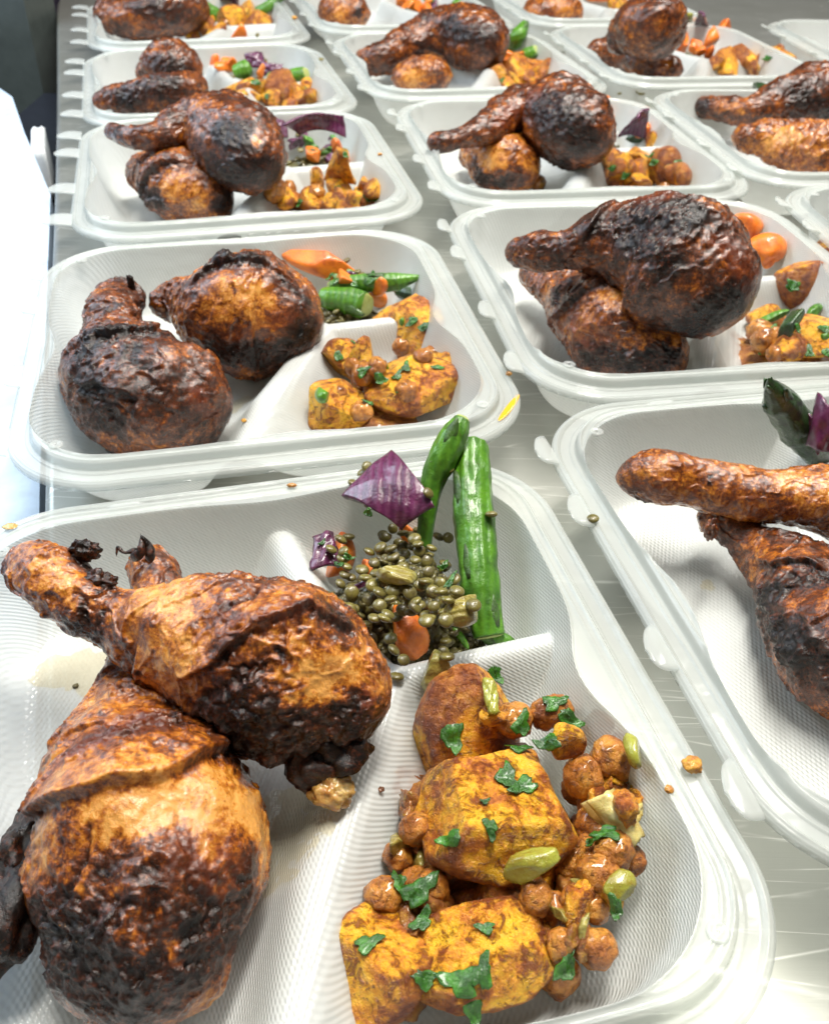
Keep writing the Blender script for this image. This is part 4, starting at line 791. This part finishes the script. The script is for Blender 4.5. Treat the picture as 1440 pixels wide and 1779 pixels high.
for q in range(16):
    a, b = rr_.uniform(695, 770), rr_.uniform(1400, 1600)
    if q % 2: veg('spiced_crumb', 'brown spiced crumb', 'A1', a, b, rr_.uniform(.35, .6), 960+q, 'sauce', 'food crumb', ss=(1.1, .8, .6), noise=.3, zmax=2.2)
    else: chickpea('A1', max(a, 680), b, rr_.uniform(.7, 1.), 960+q, zmax=2.0)
leafpiece('onion_curl', 'A1', [(1022, 1392, 3.6), (1060, 1372, 3.7), (1115, 1450, 3.1), (1080, 1478, 2.9)], .14, 'onion_pale', 'big pale onion curl lying over the right hand chickpeas', 'onion', .45, 8, n=20)
HB = [(860, 1168, .42, 'curled herb sprig on top of the rust potato wedge'), (962, 1222, .48, 'upright herb leaf at the back of the front potatoes'), (988, 1246, .5, 'spreading herb leaf on the dark chickpea'), (906, 1258, .42, 'herb leaf lying on the orange chickpea'), (788, 1278, .6, 'folded herb leaf across the rust potato wedge'),
      (900, 1300, .42, ''), (950, 1292, .42, ''), (882, 1355, .55, 'dark herb leaf in the middle of the largest potato'), (908, 1368, .5, 'slim herb leaf right beside the dark one on the largest potato'), (852, 1440, .32, ''), (782, 1458, .38, ''), (732, 1603, .4, ''), (640, 1640, .42, ''), (735, 1702, .4, ''), (800, 1705, .6, 'broad herb cluster on the lowest potato chunk'), (838, 1690, .45, ''), (1052, 1450, .42, ''), (728, 1545, .6, ''), (822, 1758, .42, ''), (982, 1680, .4, ''), (692, 1530, .35, ''), (842, 1615, .28, ''), (1062, 1600, .3, ''), (842, 1395, .16, ''), (1028, 1460, .2, '')]
for i, (a, b, s, l) in enumerate(HB): herb('A1', a, b, s, 60+i, l or None)
# ------------------------------------------------------------------ second left tray
heap('lentil_salad_mass', 'A2', 5.0, 5.2, 2.6, 2.0, .8, 'lentil_mass', 'lentils under the asparagus of the second left tray', 'lentils', 14, 26, lumps=150)
carrot('A2', 562, 455, 1.7, 71, 'long carrot slab leaning on the back wall in the second left tray', (1.7, .6, .5), eul(10, 12, -12)); carrot('A2', 655, 468, .7, 72)
scatter('A2', 610, 505, 45, 14, 16, 21)
spear('A2', [(575, 500, 2.6, .4), (620, 492, 2.9, .5), (680, 490, 3.1, .52), (728, 482, 3.3, .16)], 'long green asparagus stalk pointing right in the second left tray', scales=3, seed=12, nu=50)
spear('A2', [(632, 530, 2.2, .75), (610, 524, 2.2, .78), (580, 520, 2.2, .7), (560, 515, 2.2, .5)], 'fat light green asparagus stub in the second left tray', scales=2, seed=13, nu=40)
spear('A2', [(690, 505, 2.0, .35), (715, 513, 2.0, .42), (742, 520, 2.0, .3)], 'dark asparagus tip at the right of the second left tray', 'asparagus_dark', True, 4, 14, 40, False)
heap('potato_mash', 'A2', 4.8, -4.4, 2.7, 2.4, .7, 'sauce', 'spiced crumbs under the potatoes of the second left tray', 'sauce', 17, 26)
potato('A2', 582, 705, 1.65, 501, eul(20, 10, 10), 'yellow potato cube nearest the front left of the second left tray', 1.3, (1.1, .9, .8), 30); potato('A2', 608, 628, 1.6, 502, eul(10, 30, 50), 'brown topped potato chunk at the left of the second left tray', 1.5, (1.1, .9, .7), 30)
potato('A2', 705, 572, 2.0, 503, eul(50, -10, -20), 'tall potato wedge standing at the back of the second left tray', 2.2, (1.1, 1.1, .7), 36); potato('A2', 790, 650, 1.7, 504, eul(40, 20, 70), 'potato wedge against the right wall of the second left tray', 1.5, (1, 1, .7), 32)
potato('A2', 722, 672, 2.1, 505, eul(10, 5, 15), 'wide half round potato lying in front in the second left tray', 1.8, (1.3, .85, .65), 40)
chickpea('A2', 632, 650, 1.2, 81); chickpea('A2', 655, 640, 1.1, 82); chickpea('A2', 628, 708, 1.1, 83); chickpea('A2', 735, 620, 1.0, 84)
veg('green_bean_piece', '', 'A2', 562, 685, .8, 92, 'asparagus', 'green bean', 'bright green vegetable sliver at left of the potatoes in the second left tray', (1.4, .5, .5))
for i, (a, b, s) in enumerate(((705, 640, .4), (715, 560, .4), (740, 570, .4), (760, 640, .35), (620, 600, .3), (690, 655, .35), (640, 700, .3))): herb('A2', a, b, s, 110+i)
# ------------------------------------------------------------------ second middle tray
heap('lentil_salad_mass', 'B2', 5.2, 5.2, 2.4, 2.0, .8, 'lentil_mass', 'lentils under the carrots of the second middle tray', 'lentils', 24, 26, lumps=150)
carrot('B2', 1292, 402, 1.35, 121, 'upper bright carrot cube in the second middle tray', (1.1, .9, .8)); carrot('B2', 1325, 438, 1.35, 122, 'lower bright carrot cube in the second middle tray', (1.1, .9, .8))
spear('B2', [(1395, 455, 2.0, .7), (1375, 453, 2.0, .75), (1355, 448, 2.0, .6)], 'short green asparagus stub right of the carrots in the second middle tray', scales=2, seed=22, nu=30); lentil('B2', 1335, 405, 820); lentil('B2', 1350, 432, 821)
heap('potato_mash', 'B2', 5.0, -4.2, 3.0, 2.6, .8, 'sauce', 'spiced crumbs under the potatoes of the second middle tray', 'sauce', 27, 26)
potato('B2', 1395, 500, 2.1, 601, None, None, 1.5, (1.1, .9, .8), 30); potato('B2', 1335, 560, 1.3, 602, eul(0, 10, 20), None, 1.5, (1.2, .9, .6), 28); potato('B2', 1425, 530, 1.6, 603, None, None, 1.5, (1, .9, .8), 28); potato('B2', 1405, 590, 2.2, 604, eul(20, -10, -20), None, 1.8, (1.1, .9, .7), 34); potato('B2', 1438, 455, 2.2, 605, None, None, 2.5, (1, .9, .8), 28)
chickpea('B2', 1328, 592, 1.5, 91); chickpea('B2', 1345, 610, 1.2, 92); veg('green_bean_piece', '', 'B2', 1360, 612, .9, 94, 'asparagus_dark', 'green vegetable', 'dark green leaf scrap under the potatoes of the second middle tray', (1.4, .7, .5)); veg('green_bean_piece', '', 'B2', 1348, 535, .7, 95, 'asparagus', 'green vegetable', 'bright green sliver at left of the second middle potatoes', (1.3, .5, .4))
for i, (a, b, s) in enumerate(((1405, 610, .4), (1430, 575, .35), (1380, 500, .3))): herb('B2', a, b, s, 130+i)
# ------------------------------------------------------------------ right edge front tray
spear('B1', [(1432, 800, 2.6, .55), (1405, 768, 3.8, .72), (1372, 722, 5.2, .76), (1346, 684, 6.5, .52), (1335, 658, 7.3, .06)], 'dark asparagus tip standing like a leaf in the right edge tray', 'asparagus_dark', True, 7, 31, 70, False, res=32)
leafpiece('onion_petal', 'B1', [(1422, 682, 6.3), (1455, 720, 5.8), (1450, 790, 4.2), (1402, 775, 4.4)], .16, 'onion', 'pointed purple onion petal beside the dark asparagus tip', 'red onion', .45, 6)
leafpiece('onion_petal', 'B1', [(1400, 715, 5.6), (1412, 735, 5.4), (1420, 790, 4.2), (1403, 770, 4.4)], .1, 'onion', 'slim purple onion shard left of the pointed petal', 'red onion', .1, 7)
lentil('B1', 1432, 750, 830, 'pale lentil resting on the pointed purple onion petal')
# ------------------------------------------------------------------ third left tray
heap('lentil_salad_mass', 'A3', 5.2, 5.2, 2.8, 2.1, 1.3, 'lentil_mass', 'dark lentil salad of the third left tray', 'lentils', 34, 26, lumps=150)
for a, b, s in ((490, 272, .7), (545, 278, .8), (510, 240, .7), (602, 250, .6)): carrot('A3', a, b, s, int(a))
scatter('A3', 550, 255, 55, 24, 26, 31)
leafpiece('onion_petal', 'A3', [(492, 218, 4.6), (598, 202, 5.0), (602, 240, 3.6), (520, 235, 3.5)], .2, 'onion', 'almost black purple onion petal spanning the third left tray salad', 'red onion', .6, 9)
leafpiece('onion_petal', 'A3', [(465, 212, 3.6), (495, 208, 3.6), (500, 240, 2.6), (470, 250, 2.6)], .2, 'onion', 'violet onion piece behind the drumstick of the third left tray', 'red onion', .3, 10)
heap('potato_mash', 'A3', 4.6, -4.4, 3.4, 2.4, .9, 'sauce', 'yellow spiced mash of the third left tray', 'sauce', 37, 26)
leafpiece('potato_peel', 'A3', [(590, 256, 5.0), (602, 262, 5.0), (618, 318, 2.5), (565, 312, 2.5)], .35, 'potato', 'pointed yellow potato shard sticking up in the third left tray', 'potato', .3, 12)
for a, b, s, q in ((505, 345, 1.4, 1), (545, 350, 1.4, 2), (590, 335, 1.5, 3), (630, 345, 1.2, 4), (570, 358, 1.1, 5), (650, 352, .9, 6), (600, 360, 1.1, 7)): potato('A3', a, b, s, 700+q, None, None, 1.4, (1.1, .9, .7), 22)
chickpea('A3', 477, 330, 1.7, 95, 'single round orange chickpea at the left of the third left tray potatoes'); 
for i, (a, b, s) in enumerate(((590, 362, .5), (655, 345, .45), (520, 352, .4))): herb('A3', a, b, s, 140+i)
# ------------------------------------------------------------------ third middle tray
heap('lentil_salad_mass', 'B3', 5.4, 5.0, 2.6, 2.1, 1.2, 'lentil_mass', 'dark lentil salad of the third middle tray', 'lentils', 44, 26, lumps=150)
carrot('B3', 1048, 178, .9, 143); carrot('B3', 1058, 200, 1.0, 144); scatter('B3', 1085, 210, 28, 14, 12, 41)
leafpiece('onion_petal', 'B3', [(1110, 205, 4.8), (1128, 190, 5.2), (1122, 240, 2.6), (1072, 238, 2.6)], .2, 'onion', 'hook shaped purple onion petal in the third middle tray', 'red onion', .3, 9)
spear('B3', [(1095, 240, 2.2, .5), (1135, 232, 2.6, .6), (1168, 222, 3.0, .35)], 'dark asparagus tip pointing right in the third middle tray', 'asparagus_dark', True, 3, 33, 36, False)
veg('green_bean_piece', '', 'B3', 872, 182, .7, 98, 'asparagus', 'green vegetable', 'lone green scrap behind the thin red shank in the third middle tray', (1, .8, .6))
heap('potato_mash', 'B3', 4.2, -4.6, 3.2, 2.0, .9, 'sauce', 'yellow spiced mash of the third middle tray', 'sauce', 47, 26)
for a, b, s, q in ((1075, 300, 1.7, 1), (1115, 285, 2.0, 2), (1160, 298, 1.8, 3), (1105, 312, 1.5, 4), (1140, 262, 1.5, 5), (1185, 308, 1.0, 6)): potato('B3', a, b, s, 720+q, None, None, 1.6, (1.1, .9, .7), 22)
chickpea('B3', 935, 318, 1.25, 97, 'pale stray chickpea in front of the black drumstick, third middle tray')
for i, (a, b, s) in enumerate(((1130, 268, .5), (1175, 285, .6), (1185, 300, .5))): herb('B3', a, b, s, 150+i)
# ------------------------------------------------------------------ fourth trays and beyond
heap('lentil_salad_mass', 'A4', 5.0, 5.0, 3.0, 2.4, 1.5, 'lentil_mass', 'dark lentil salad of the fourth left tray', 'lentils', 54, 26, lumps=150)
carrot('A4', 412, 78, 1.7, 153, 'carrot block poking highest in the fourth left tray', (.8, .6, 1.4), eul(10, 10, 10)); 
for a, b, s in ((400, 112, .9), (372, 108, .7), (385, 118, .8), (425, 100, .6)): carrot('A4', a, b, s, int(a))
scatter('A4', 425, 112, 60, 16, 14, 51)
leafpiece('onion_petal', 'A4', [(425, 95, 3.6), (455, 92, 3.6), (460, 120, 2.5), (432, 118, 2.5)], .3, 'onion', 'pinkish purple onion piece in the fourth left tray', 'red onion', .4, 13); leafpiece('onion_petal', 'A4', [(455, 108, 3.2), (490, 112, 3.0), (492, 130, 2.2), (455, 128, 2.2)], .3, 'onion', 'dark purple onion piece right of the pinkish one, fourth left tray', 'red onion', .4, 14)
spear('A4', [(430, 118, 3.0, .8), (420, 124, 2.8, .85), (408, 128, 2.6, .7)], 'pale ended green asparagus ring in the fourth left tray', scales=0, seed=41, nu=24); spear('A4', [(530, 128, 3.2, .6), (512, 134, 2.8, .75), (495, 138, 2.4, .6)], 'light green asparagus stub at the right of the fourth left tray', scales=0, seed=42, nu=24)
heap('potato_mash', 'A4', 4.6, -4.2, 3.4, 2.2, 1.0, 'sauce', 'yellow spiced mash of the fourth left tray', 'sauce', 57, 26)
for a, b, s, q in ((415, 160, 1.6, 1), (445, 165, 1.8, 2), (485, 160, 2.0, 3), (520, 163, 1.8, 4), (540, 160, 1.4, 5), (470, 172, 1.3, 6)): potato('A4', a, b, s, 740+q, None, None, 1.6, (1.2, .9, .8), 20)
for i, (a, b, s) in enumerate(((443, 150, .7), (447, 160, .5), (515, 160, .5))): herb('A4', a, b, s, 160+i)
heap('lentil_salad_mass', 'A5', 5.0, 5.0, 3.0, 2.4, 1.4, 'lentil_mass', 'lentil salad of the topmost left tray', 'lentils', 64, 26, lumps=150)
spear('A5', [(490, -8, 4.6, .5), (465, 12, 3.6, .6), (448, 22, 3.0, .6)], 'green asparagus stalk leaning right in the topmost left tray', scales=1, seed=43, nu=24); spear('A5', [(345, 8, 3.6, .8), (365, 22, 2.8, .9), (380, 30, 2.2, .8)], 'green asparagus piece behind the drumstick of the topmost left tray', scales=0, seed=44, nu=24)
leafpiece('onion_petal', 'A5', [(385, -4, 4.2), (415, -2, 4.2), (412, 16, 2.8), (375, 14, 2.8)], .3, 'onion', 'purple onion piece in the topmost left tray', 'red onion', .4, 15); carrot('A5', 368, 6, 1.0, 166)
heap('potato_mash', 'A5', 4.4, -4.0, 3.2, 2.2, 1.2, 'sauce', 'yellow spiced mash of the topmost left tray', 'sauce', 67, 26)
for a, b, s, q in ((330, 55, 1.4, 1), (365, 56, 1.4, 2), (405, 40, 2.4, 3), (430, 30, 2.2, 4), (450, 45, 2.0, 5), (395, 25, 1.6, 6)): potato('A5', a, b, s, 760+q, None, None, 2, (1.2, .9, .8), 20)
heap('lentil_salad_mass', 'B4', 4.8, 4.8, 2.4, 2.2, 1.2, 'lentil_mass', 'lentil salad of the top centre tray', 'lentils', 74, 26, lumps=150)
carrot('B4', 868, 95, 1.1, 173); carrot('B4', 880, 88, .8, 174); spear('B4', [(912, 42, 5.2, .45), (900, 62, 4.4, .8), (888, 80, 3.2, .7)], 'bright green asparagus standing up in the top centre tray', scales=1, seed=45, nu=24); spear('B4', [(930, 88, 3.4, .6), (915, 98, 2.8, .8), (900, 106, 2.2, .6)], 'darker green asparagus piece at the right of the top centre tray', scales=1, seed=46, nu=24)
heap('potato_mash', 'B4', 4.2, -3.8, 3.2, 2.2, .9, 'sauce', 'yellow spiced mash of the top centre tray', 'sauce', 77, 26)
for a, b, s, q in ((862, 142, 1.5, 1), (900, 135, 1.9, 2), (935, 128, 2.2, 3), (955, 138, 1.5, 4), (920, 145, 1.6, 5)): potato('B4', a, b, s, 780+q, None, None, 2, (1.2, .9, .8), 20)
for i, (a, b, s) in enumerate(((945, 118, .6), (990, 142, .6))): herb('B4', a, b, s, 170+i)
heap('lentil_salad_mass', 'C4', 4.8, 4.8, 2.8, 2.2, 1.4, 'lentil_mass', 'dark salad of the upper right tray', 'lentils', 84, 26, lumps=150)
carrot('C4', 1255, 62, 2.0, 183, 'tall triangular carrot piece in the upper right tray', (.9, .6, 1.1), eul(0, 0, 20)); carrot('C4', 1185, 72, 1.6, 184); carrot('C4', 1232, 82, 1.4, 185); carrot('C4', 1198, 40, .9, 186)
leafpiece('onion_petal', 'C4', [(1212, 22, 6.0), (1222, 28, 5.8), (1232, 58, 3.0), (1202, 52, 3.0)], .25, 'onion', 'thin dark onion stem standing in the upper right tray', 'red onion', .2, 17); leafpiece('onion_petal', 'C4', [(1190, 28, 4.6), (1202, 26, 4.6), (1204, 40, 3.4), (1190, 42, 3.4)], .3, 'onion_green', 'lime green onion leaf in the upper right tray', 'onion', .2, 18)
heap('potato_mash', 'C4', 4.8, -3.8, 3.4, 2.0, .9, 'sauce', 'yellow spiced mash of the upper right tray', 'sauce', 87, 26)
for a, b, s, q in ((1262, 118, 2.0, 1), (1290, 108, 2.3, 2), (1318, 118, 1.9, 3), (1355, 116, 2.2, 4), (1340, 122, 1.6, 5)): potato('C4', a, b, s, 800+q, None, None, 2, (1.2, .9, .8), 20)
herb('C4', 1332, 102, .6, 181)
heap('lentil_salad_mass', 'B5', 4.8, 4.4, 2.8, 2.2, 1.4, 'lentil_mass', 'salad of the topmost middle tray', 'lentils', 94, 26, lumps=150); carrot('B5', 695, 6, 1.4, 193); carrot('B5', 722, 10, 1.4, 194); carrot('B5', 708, 14, 1.0, 195); herb('B5', 745, 4, .8, 191)
spear('B5', [(812, -6, 3.5, .5), (800, 6, 3.0, .7), (788, 12, 2.6, .6)], 'green asparagus bit at the far right of the topmost middle tray', scales=0, seed=47, nu=20)
carrot('C5', 1035, 2, 1.4, 197, 'carrot chip at the very top edge behind the reddish drumstick'); potato('C5', 1070, 8, 1.8, 820, None, 'yellow potato chunk at the very top edge', 2, n=20)
spear('C3', [(1310, 148, 4.0, .3), (1325, 155, 4.2, .5), (1338, 160, 4.4, .35)], 'small green asparagus tip behind the burnt drumstick at the right edge', 'asparagus_dark', True, 2, 48, 20, False)
def fill(t, cx, cy, a, b, n, seed, kinds):
    r_ = np.random.default_rng(seed)
    for q in range(n):
        u, v = r_.uniform(-1, 1, 2); x, y = cx+a*u, cy+b*v; kd = kinds[int(r_.integers(len(kinds)))]; sz = r_.uniform(.75, 1.1)
        if kd == 'p': potato(t, x, y, sz*1.15, seed*50+q, n=16, ss=(1.2, .9, .7), zmax=2.4)
        elif kd == 'c': chickpea(t, x, y, sz*1.25, seed*50+q, zmax=2.4)
        elif kd == 'k': carrot(t, x, y, sz*.85, seed*50+q)
        elif kd == 'g': veg('green_vegetable_bit', 'green vegetable bit', t, x, y, sz*.75, seed*50+q, 'asparagus', 'vegetable', ss=(1.2, .6, .5), zmax=2.4)
        elif kd == 'd': veg('onion_piece', 'dark purple onion bit', t, x, y, sz*.75, seed*50+q, 'onion', 'red onion', ss=(1.1, .8, .35), zmax=2.4)
        elif kd == 'h': herb(t, x, y, sz*.4, seed*50+q)
fill('A2', 690, 640, 110, 50, 16, 201, 'pcchg'); fill('A2', 610, 490, 55, 22, 11, 202, 'kgdh'); fill('B2', 1380, 560, 60, 60, 16, 203, 'pcchg'); fill('B2', 1330, 425, 60, 30, 12, 204, 'kgdd')
fill('A3', 570, 335, 85, 22, 15, 205, 'ppch'); fill('A3', 545, 258, 55, 20, 15, 206, 'kddg'); fill('B3', 1120, 295, 65, 22, 14, 207, 'ppch'); fill('B3', 1085, 215, 40, 22, 15, 208, 'kddg')
fill('A4', 470, 163, 75, 14, 14, 209, 'ppph'); fill('A4', 430, 115, 60, 16, 13, 210, 'kddg'); fill('A5', 400, 45, 65, 12, 7, 211, 'pppc'); fill('A5', 390, 12, 40, 12, 6, 212, 'kddg')
fill('B4', 905, 135, 60, 12, 11, 213, 'ppph'); fill('B4', 885, 95, 30, 14, 10, 214, 'kgg'); fill('C4', 1300, 112, 65, 14, 13, 215, 'pppp'); fill('C4', 1215, 70, 45, 20, 13, 216, 'kkdd'); fill('B5', 725, 5, 40, 10, 6, 217, 'kkgd')
# ------------------------------------------------------------------ stray bits and drips
lentil('B1', 1031, 893, 840, 'lone olive lentil on the left rim of the right edge tray', 8); lentil('A3', 522, 194, 841, 'lone lentil on the back rim of the third left tray', 8)
lentil('B4', 558, 101, 843, 'lone lentil on the hinge side of the top centre tray', 8)
for i, (a, b) in enumerate(((448, 70), (458, 73), (468, 76))): lentil('A4', a, b, 850+i, 'one of three lentils on the back rim of the fourth left tray')
def crumb(px, py, r, seed, label, cat='crumb', mat='crumb', name='food_crumb', sq=(1, 1, .6)):
    V, F = blob((0, 0, 0), r, seed, 14, .45, 2.2, sq); W = drop(V, px, py, RIM, .03); thingmesh(name, W, F, M[mat], label, cat); 
crumb(1202, 1328, .27, 5, 'orange spice crumb on the right rim of the front tray'); crumb(1162, 1371, .12, 6, 'tiny yellow crumb inside the right rim of the front tray'); crumb(507, 843, .13, 7, 'yellow crumb on the back rim of the front tray', sq=(1.4, .8, .6))
crumb(434, 818, .12, 8, 'small beige crumb between the front and second left trays'); crumb(18, 914, .22, 9, 'flat beige grease spot on the left rim of the front tray', sq=(1.2, .8, .15), mat='cartilage'); crumb(884, 649, .14, 10, 'yellow crumb above the orange sauce smear'); crumb(662, 1372, .09, 11, 'brown crumb on the divider of the front tray', mat='sauce'); crumb(132, 1192, .1, 12, 'black pepper bit in the front tray grease', mat='lentil_mass'); crumb(1202, 855, .08, 13, 'dark speck in the right edge tray', mat='lentil_mass'); crumb(660, 268, .16, 14, 'beige crumb on the right rim of the third left tray'); crumb(512, 30, .3, 15, 'yellow crumb on the rim between the topmost trays')
def puddle(name, pts, r, mat, label, cat, dz=.015, n=40, seed=0, asp=1):
    """thin pool draped over the plastic"""
    c = hit(pts[0], pts[1])
    V = []; nr = 8
    for k in range(nr+1):
        for j in range(n):
            th = j*math.tau/n; rr = r*k/nr*(1+.25*math.sin(2*th+seed)+.16*math.sin(3*th+seed*2)+.09*math.sin(7*th+seed)+.06*math.sin(13*th)); X = c[0]+rr*math.cos(th); Y = c[1]+rr*asp*math.sin(th); V.append((X, Y, hat(X, Y)+dz+.015*(1-(k/nr)**3)))
    F = np.array([(k*n+j, (k+1)*n+j, (k+1)*n+(j+1) % n, k*n+(j+1) % n) for k in range(nr) for j in range(n)]); return thingmesh(name, V, F, M[mat], label, cat)
def mat_grease(name, c, al):
    mt, nt = newmat(name); k = N(nt); p = k.n('ShaderNodeBsdfPrincipled', {'Base Color': (*c, 1), 'Roughness': .06, 'Coat Weight': .5}); tr = k.n('ShaderNodeBsdfTransparent', {'Color': tuple((.35+.65*x if al > .5 else .80+.20*x) for x in c)+(1,)})
    k.out(k.n('ShaderNodeMixShader', {0: al, 1: tr.outputs[0], 2: p.outputs[0]}).outputs[0]); return mt
M['grease'] = mat_grease('golden_grease', (.90, .74, .35), .05); M['smear'] = mat_grease('orange_sauce', (.90, .48, .03), .9)
puddle('grease_pool', (140, 1170), 1.25, 'grease', 'golden grease pool with pepper bits under the front drumstick knob', 'grease', seed=2); puddle('grease_pool', (505, 1455), 1.3, 'grease', 'amber grease pool at the divider of the front tray', 'grease', seed=4, asp=1.3); puddle('grease_drop', (1228, 1018), .35, 'grease', 'single golden oil drop in the right edge tray', 'grease', seed=5, asp=.7); puddle('grease_pool', (410, 705), .7, 'grease', 'little amber grease pool by the divider of the second left tray', 'grease', seed=6)
P = []
for a, b in ((868, 720), (880, 706), (893, 690), (902, 676)): c = at(a, b, 4.0); P.append((c[0], c[1], hat(c[0], c[1])+.03))
V, F, u, an, C, n_, rr = tube(P, [.09, .17, .16, .07], 30, 14); V[:, 2] = C[:, 2]+(V[:, 2]-C[:, 2])*.35; thingmesh('sauce_smear', V, F, M['smear'], 'orange sauce smear on the corner rim of the second left tray', 'sauce smear')
# ------------------------------------------------------------------ labels of the repeats, told apart by their order in each tray
ORDR = ['rightmost']+['%s from right' % w for w in ('second', 'third', 'fourth', 'fifth', 'sixth', 'seventh', 'eighth', 'ninth', 'tenth', 'eleventh', 'twelfth', 'thirteenth', 'fourteenth', 'fifteenth', 'sixteenth', 'seventeenth', 'eighteenth', 'nineteenth', 'twentieth', 'next after the twentieth')]
for (word, t), lst in AUTO.items():
    lst.sort(key=lambda e: e[0])
    for i, (px, o) in enumerate(lst):
        if len(lst) == 1: o['label'] = '%s in %s' % (word, DESC[t])
        else: o['label'] = '%s %s in %s' % ('rightmost' if i == len(lst)-1 else (ORD[i] if i < 20 else ORDR[len(lst)-1-i]), word, DESC[t])
        if len(o['label'].split()) > 16: o['label'] = ' '.join(o['label'].replace('from the front ', '').split()[:16])
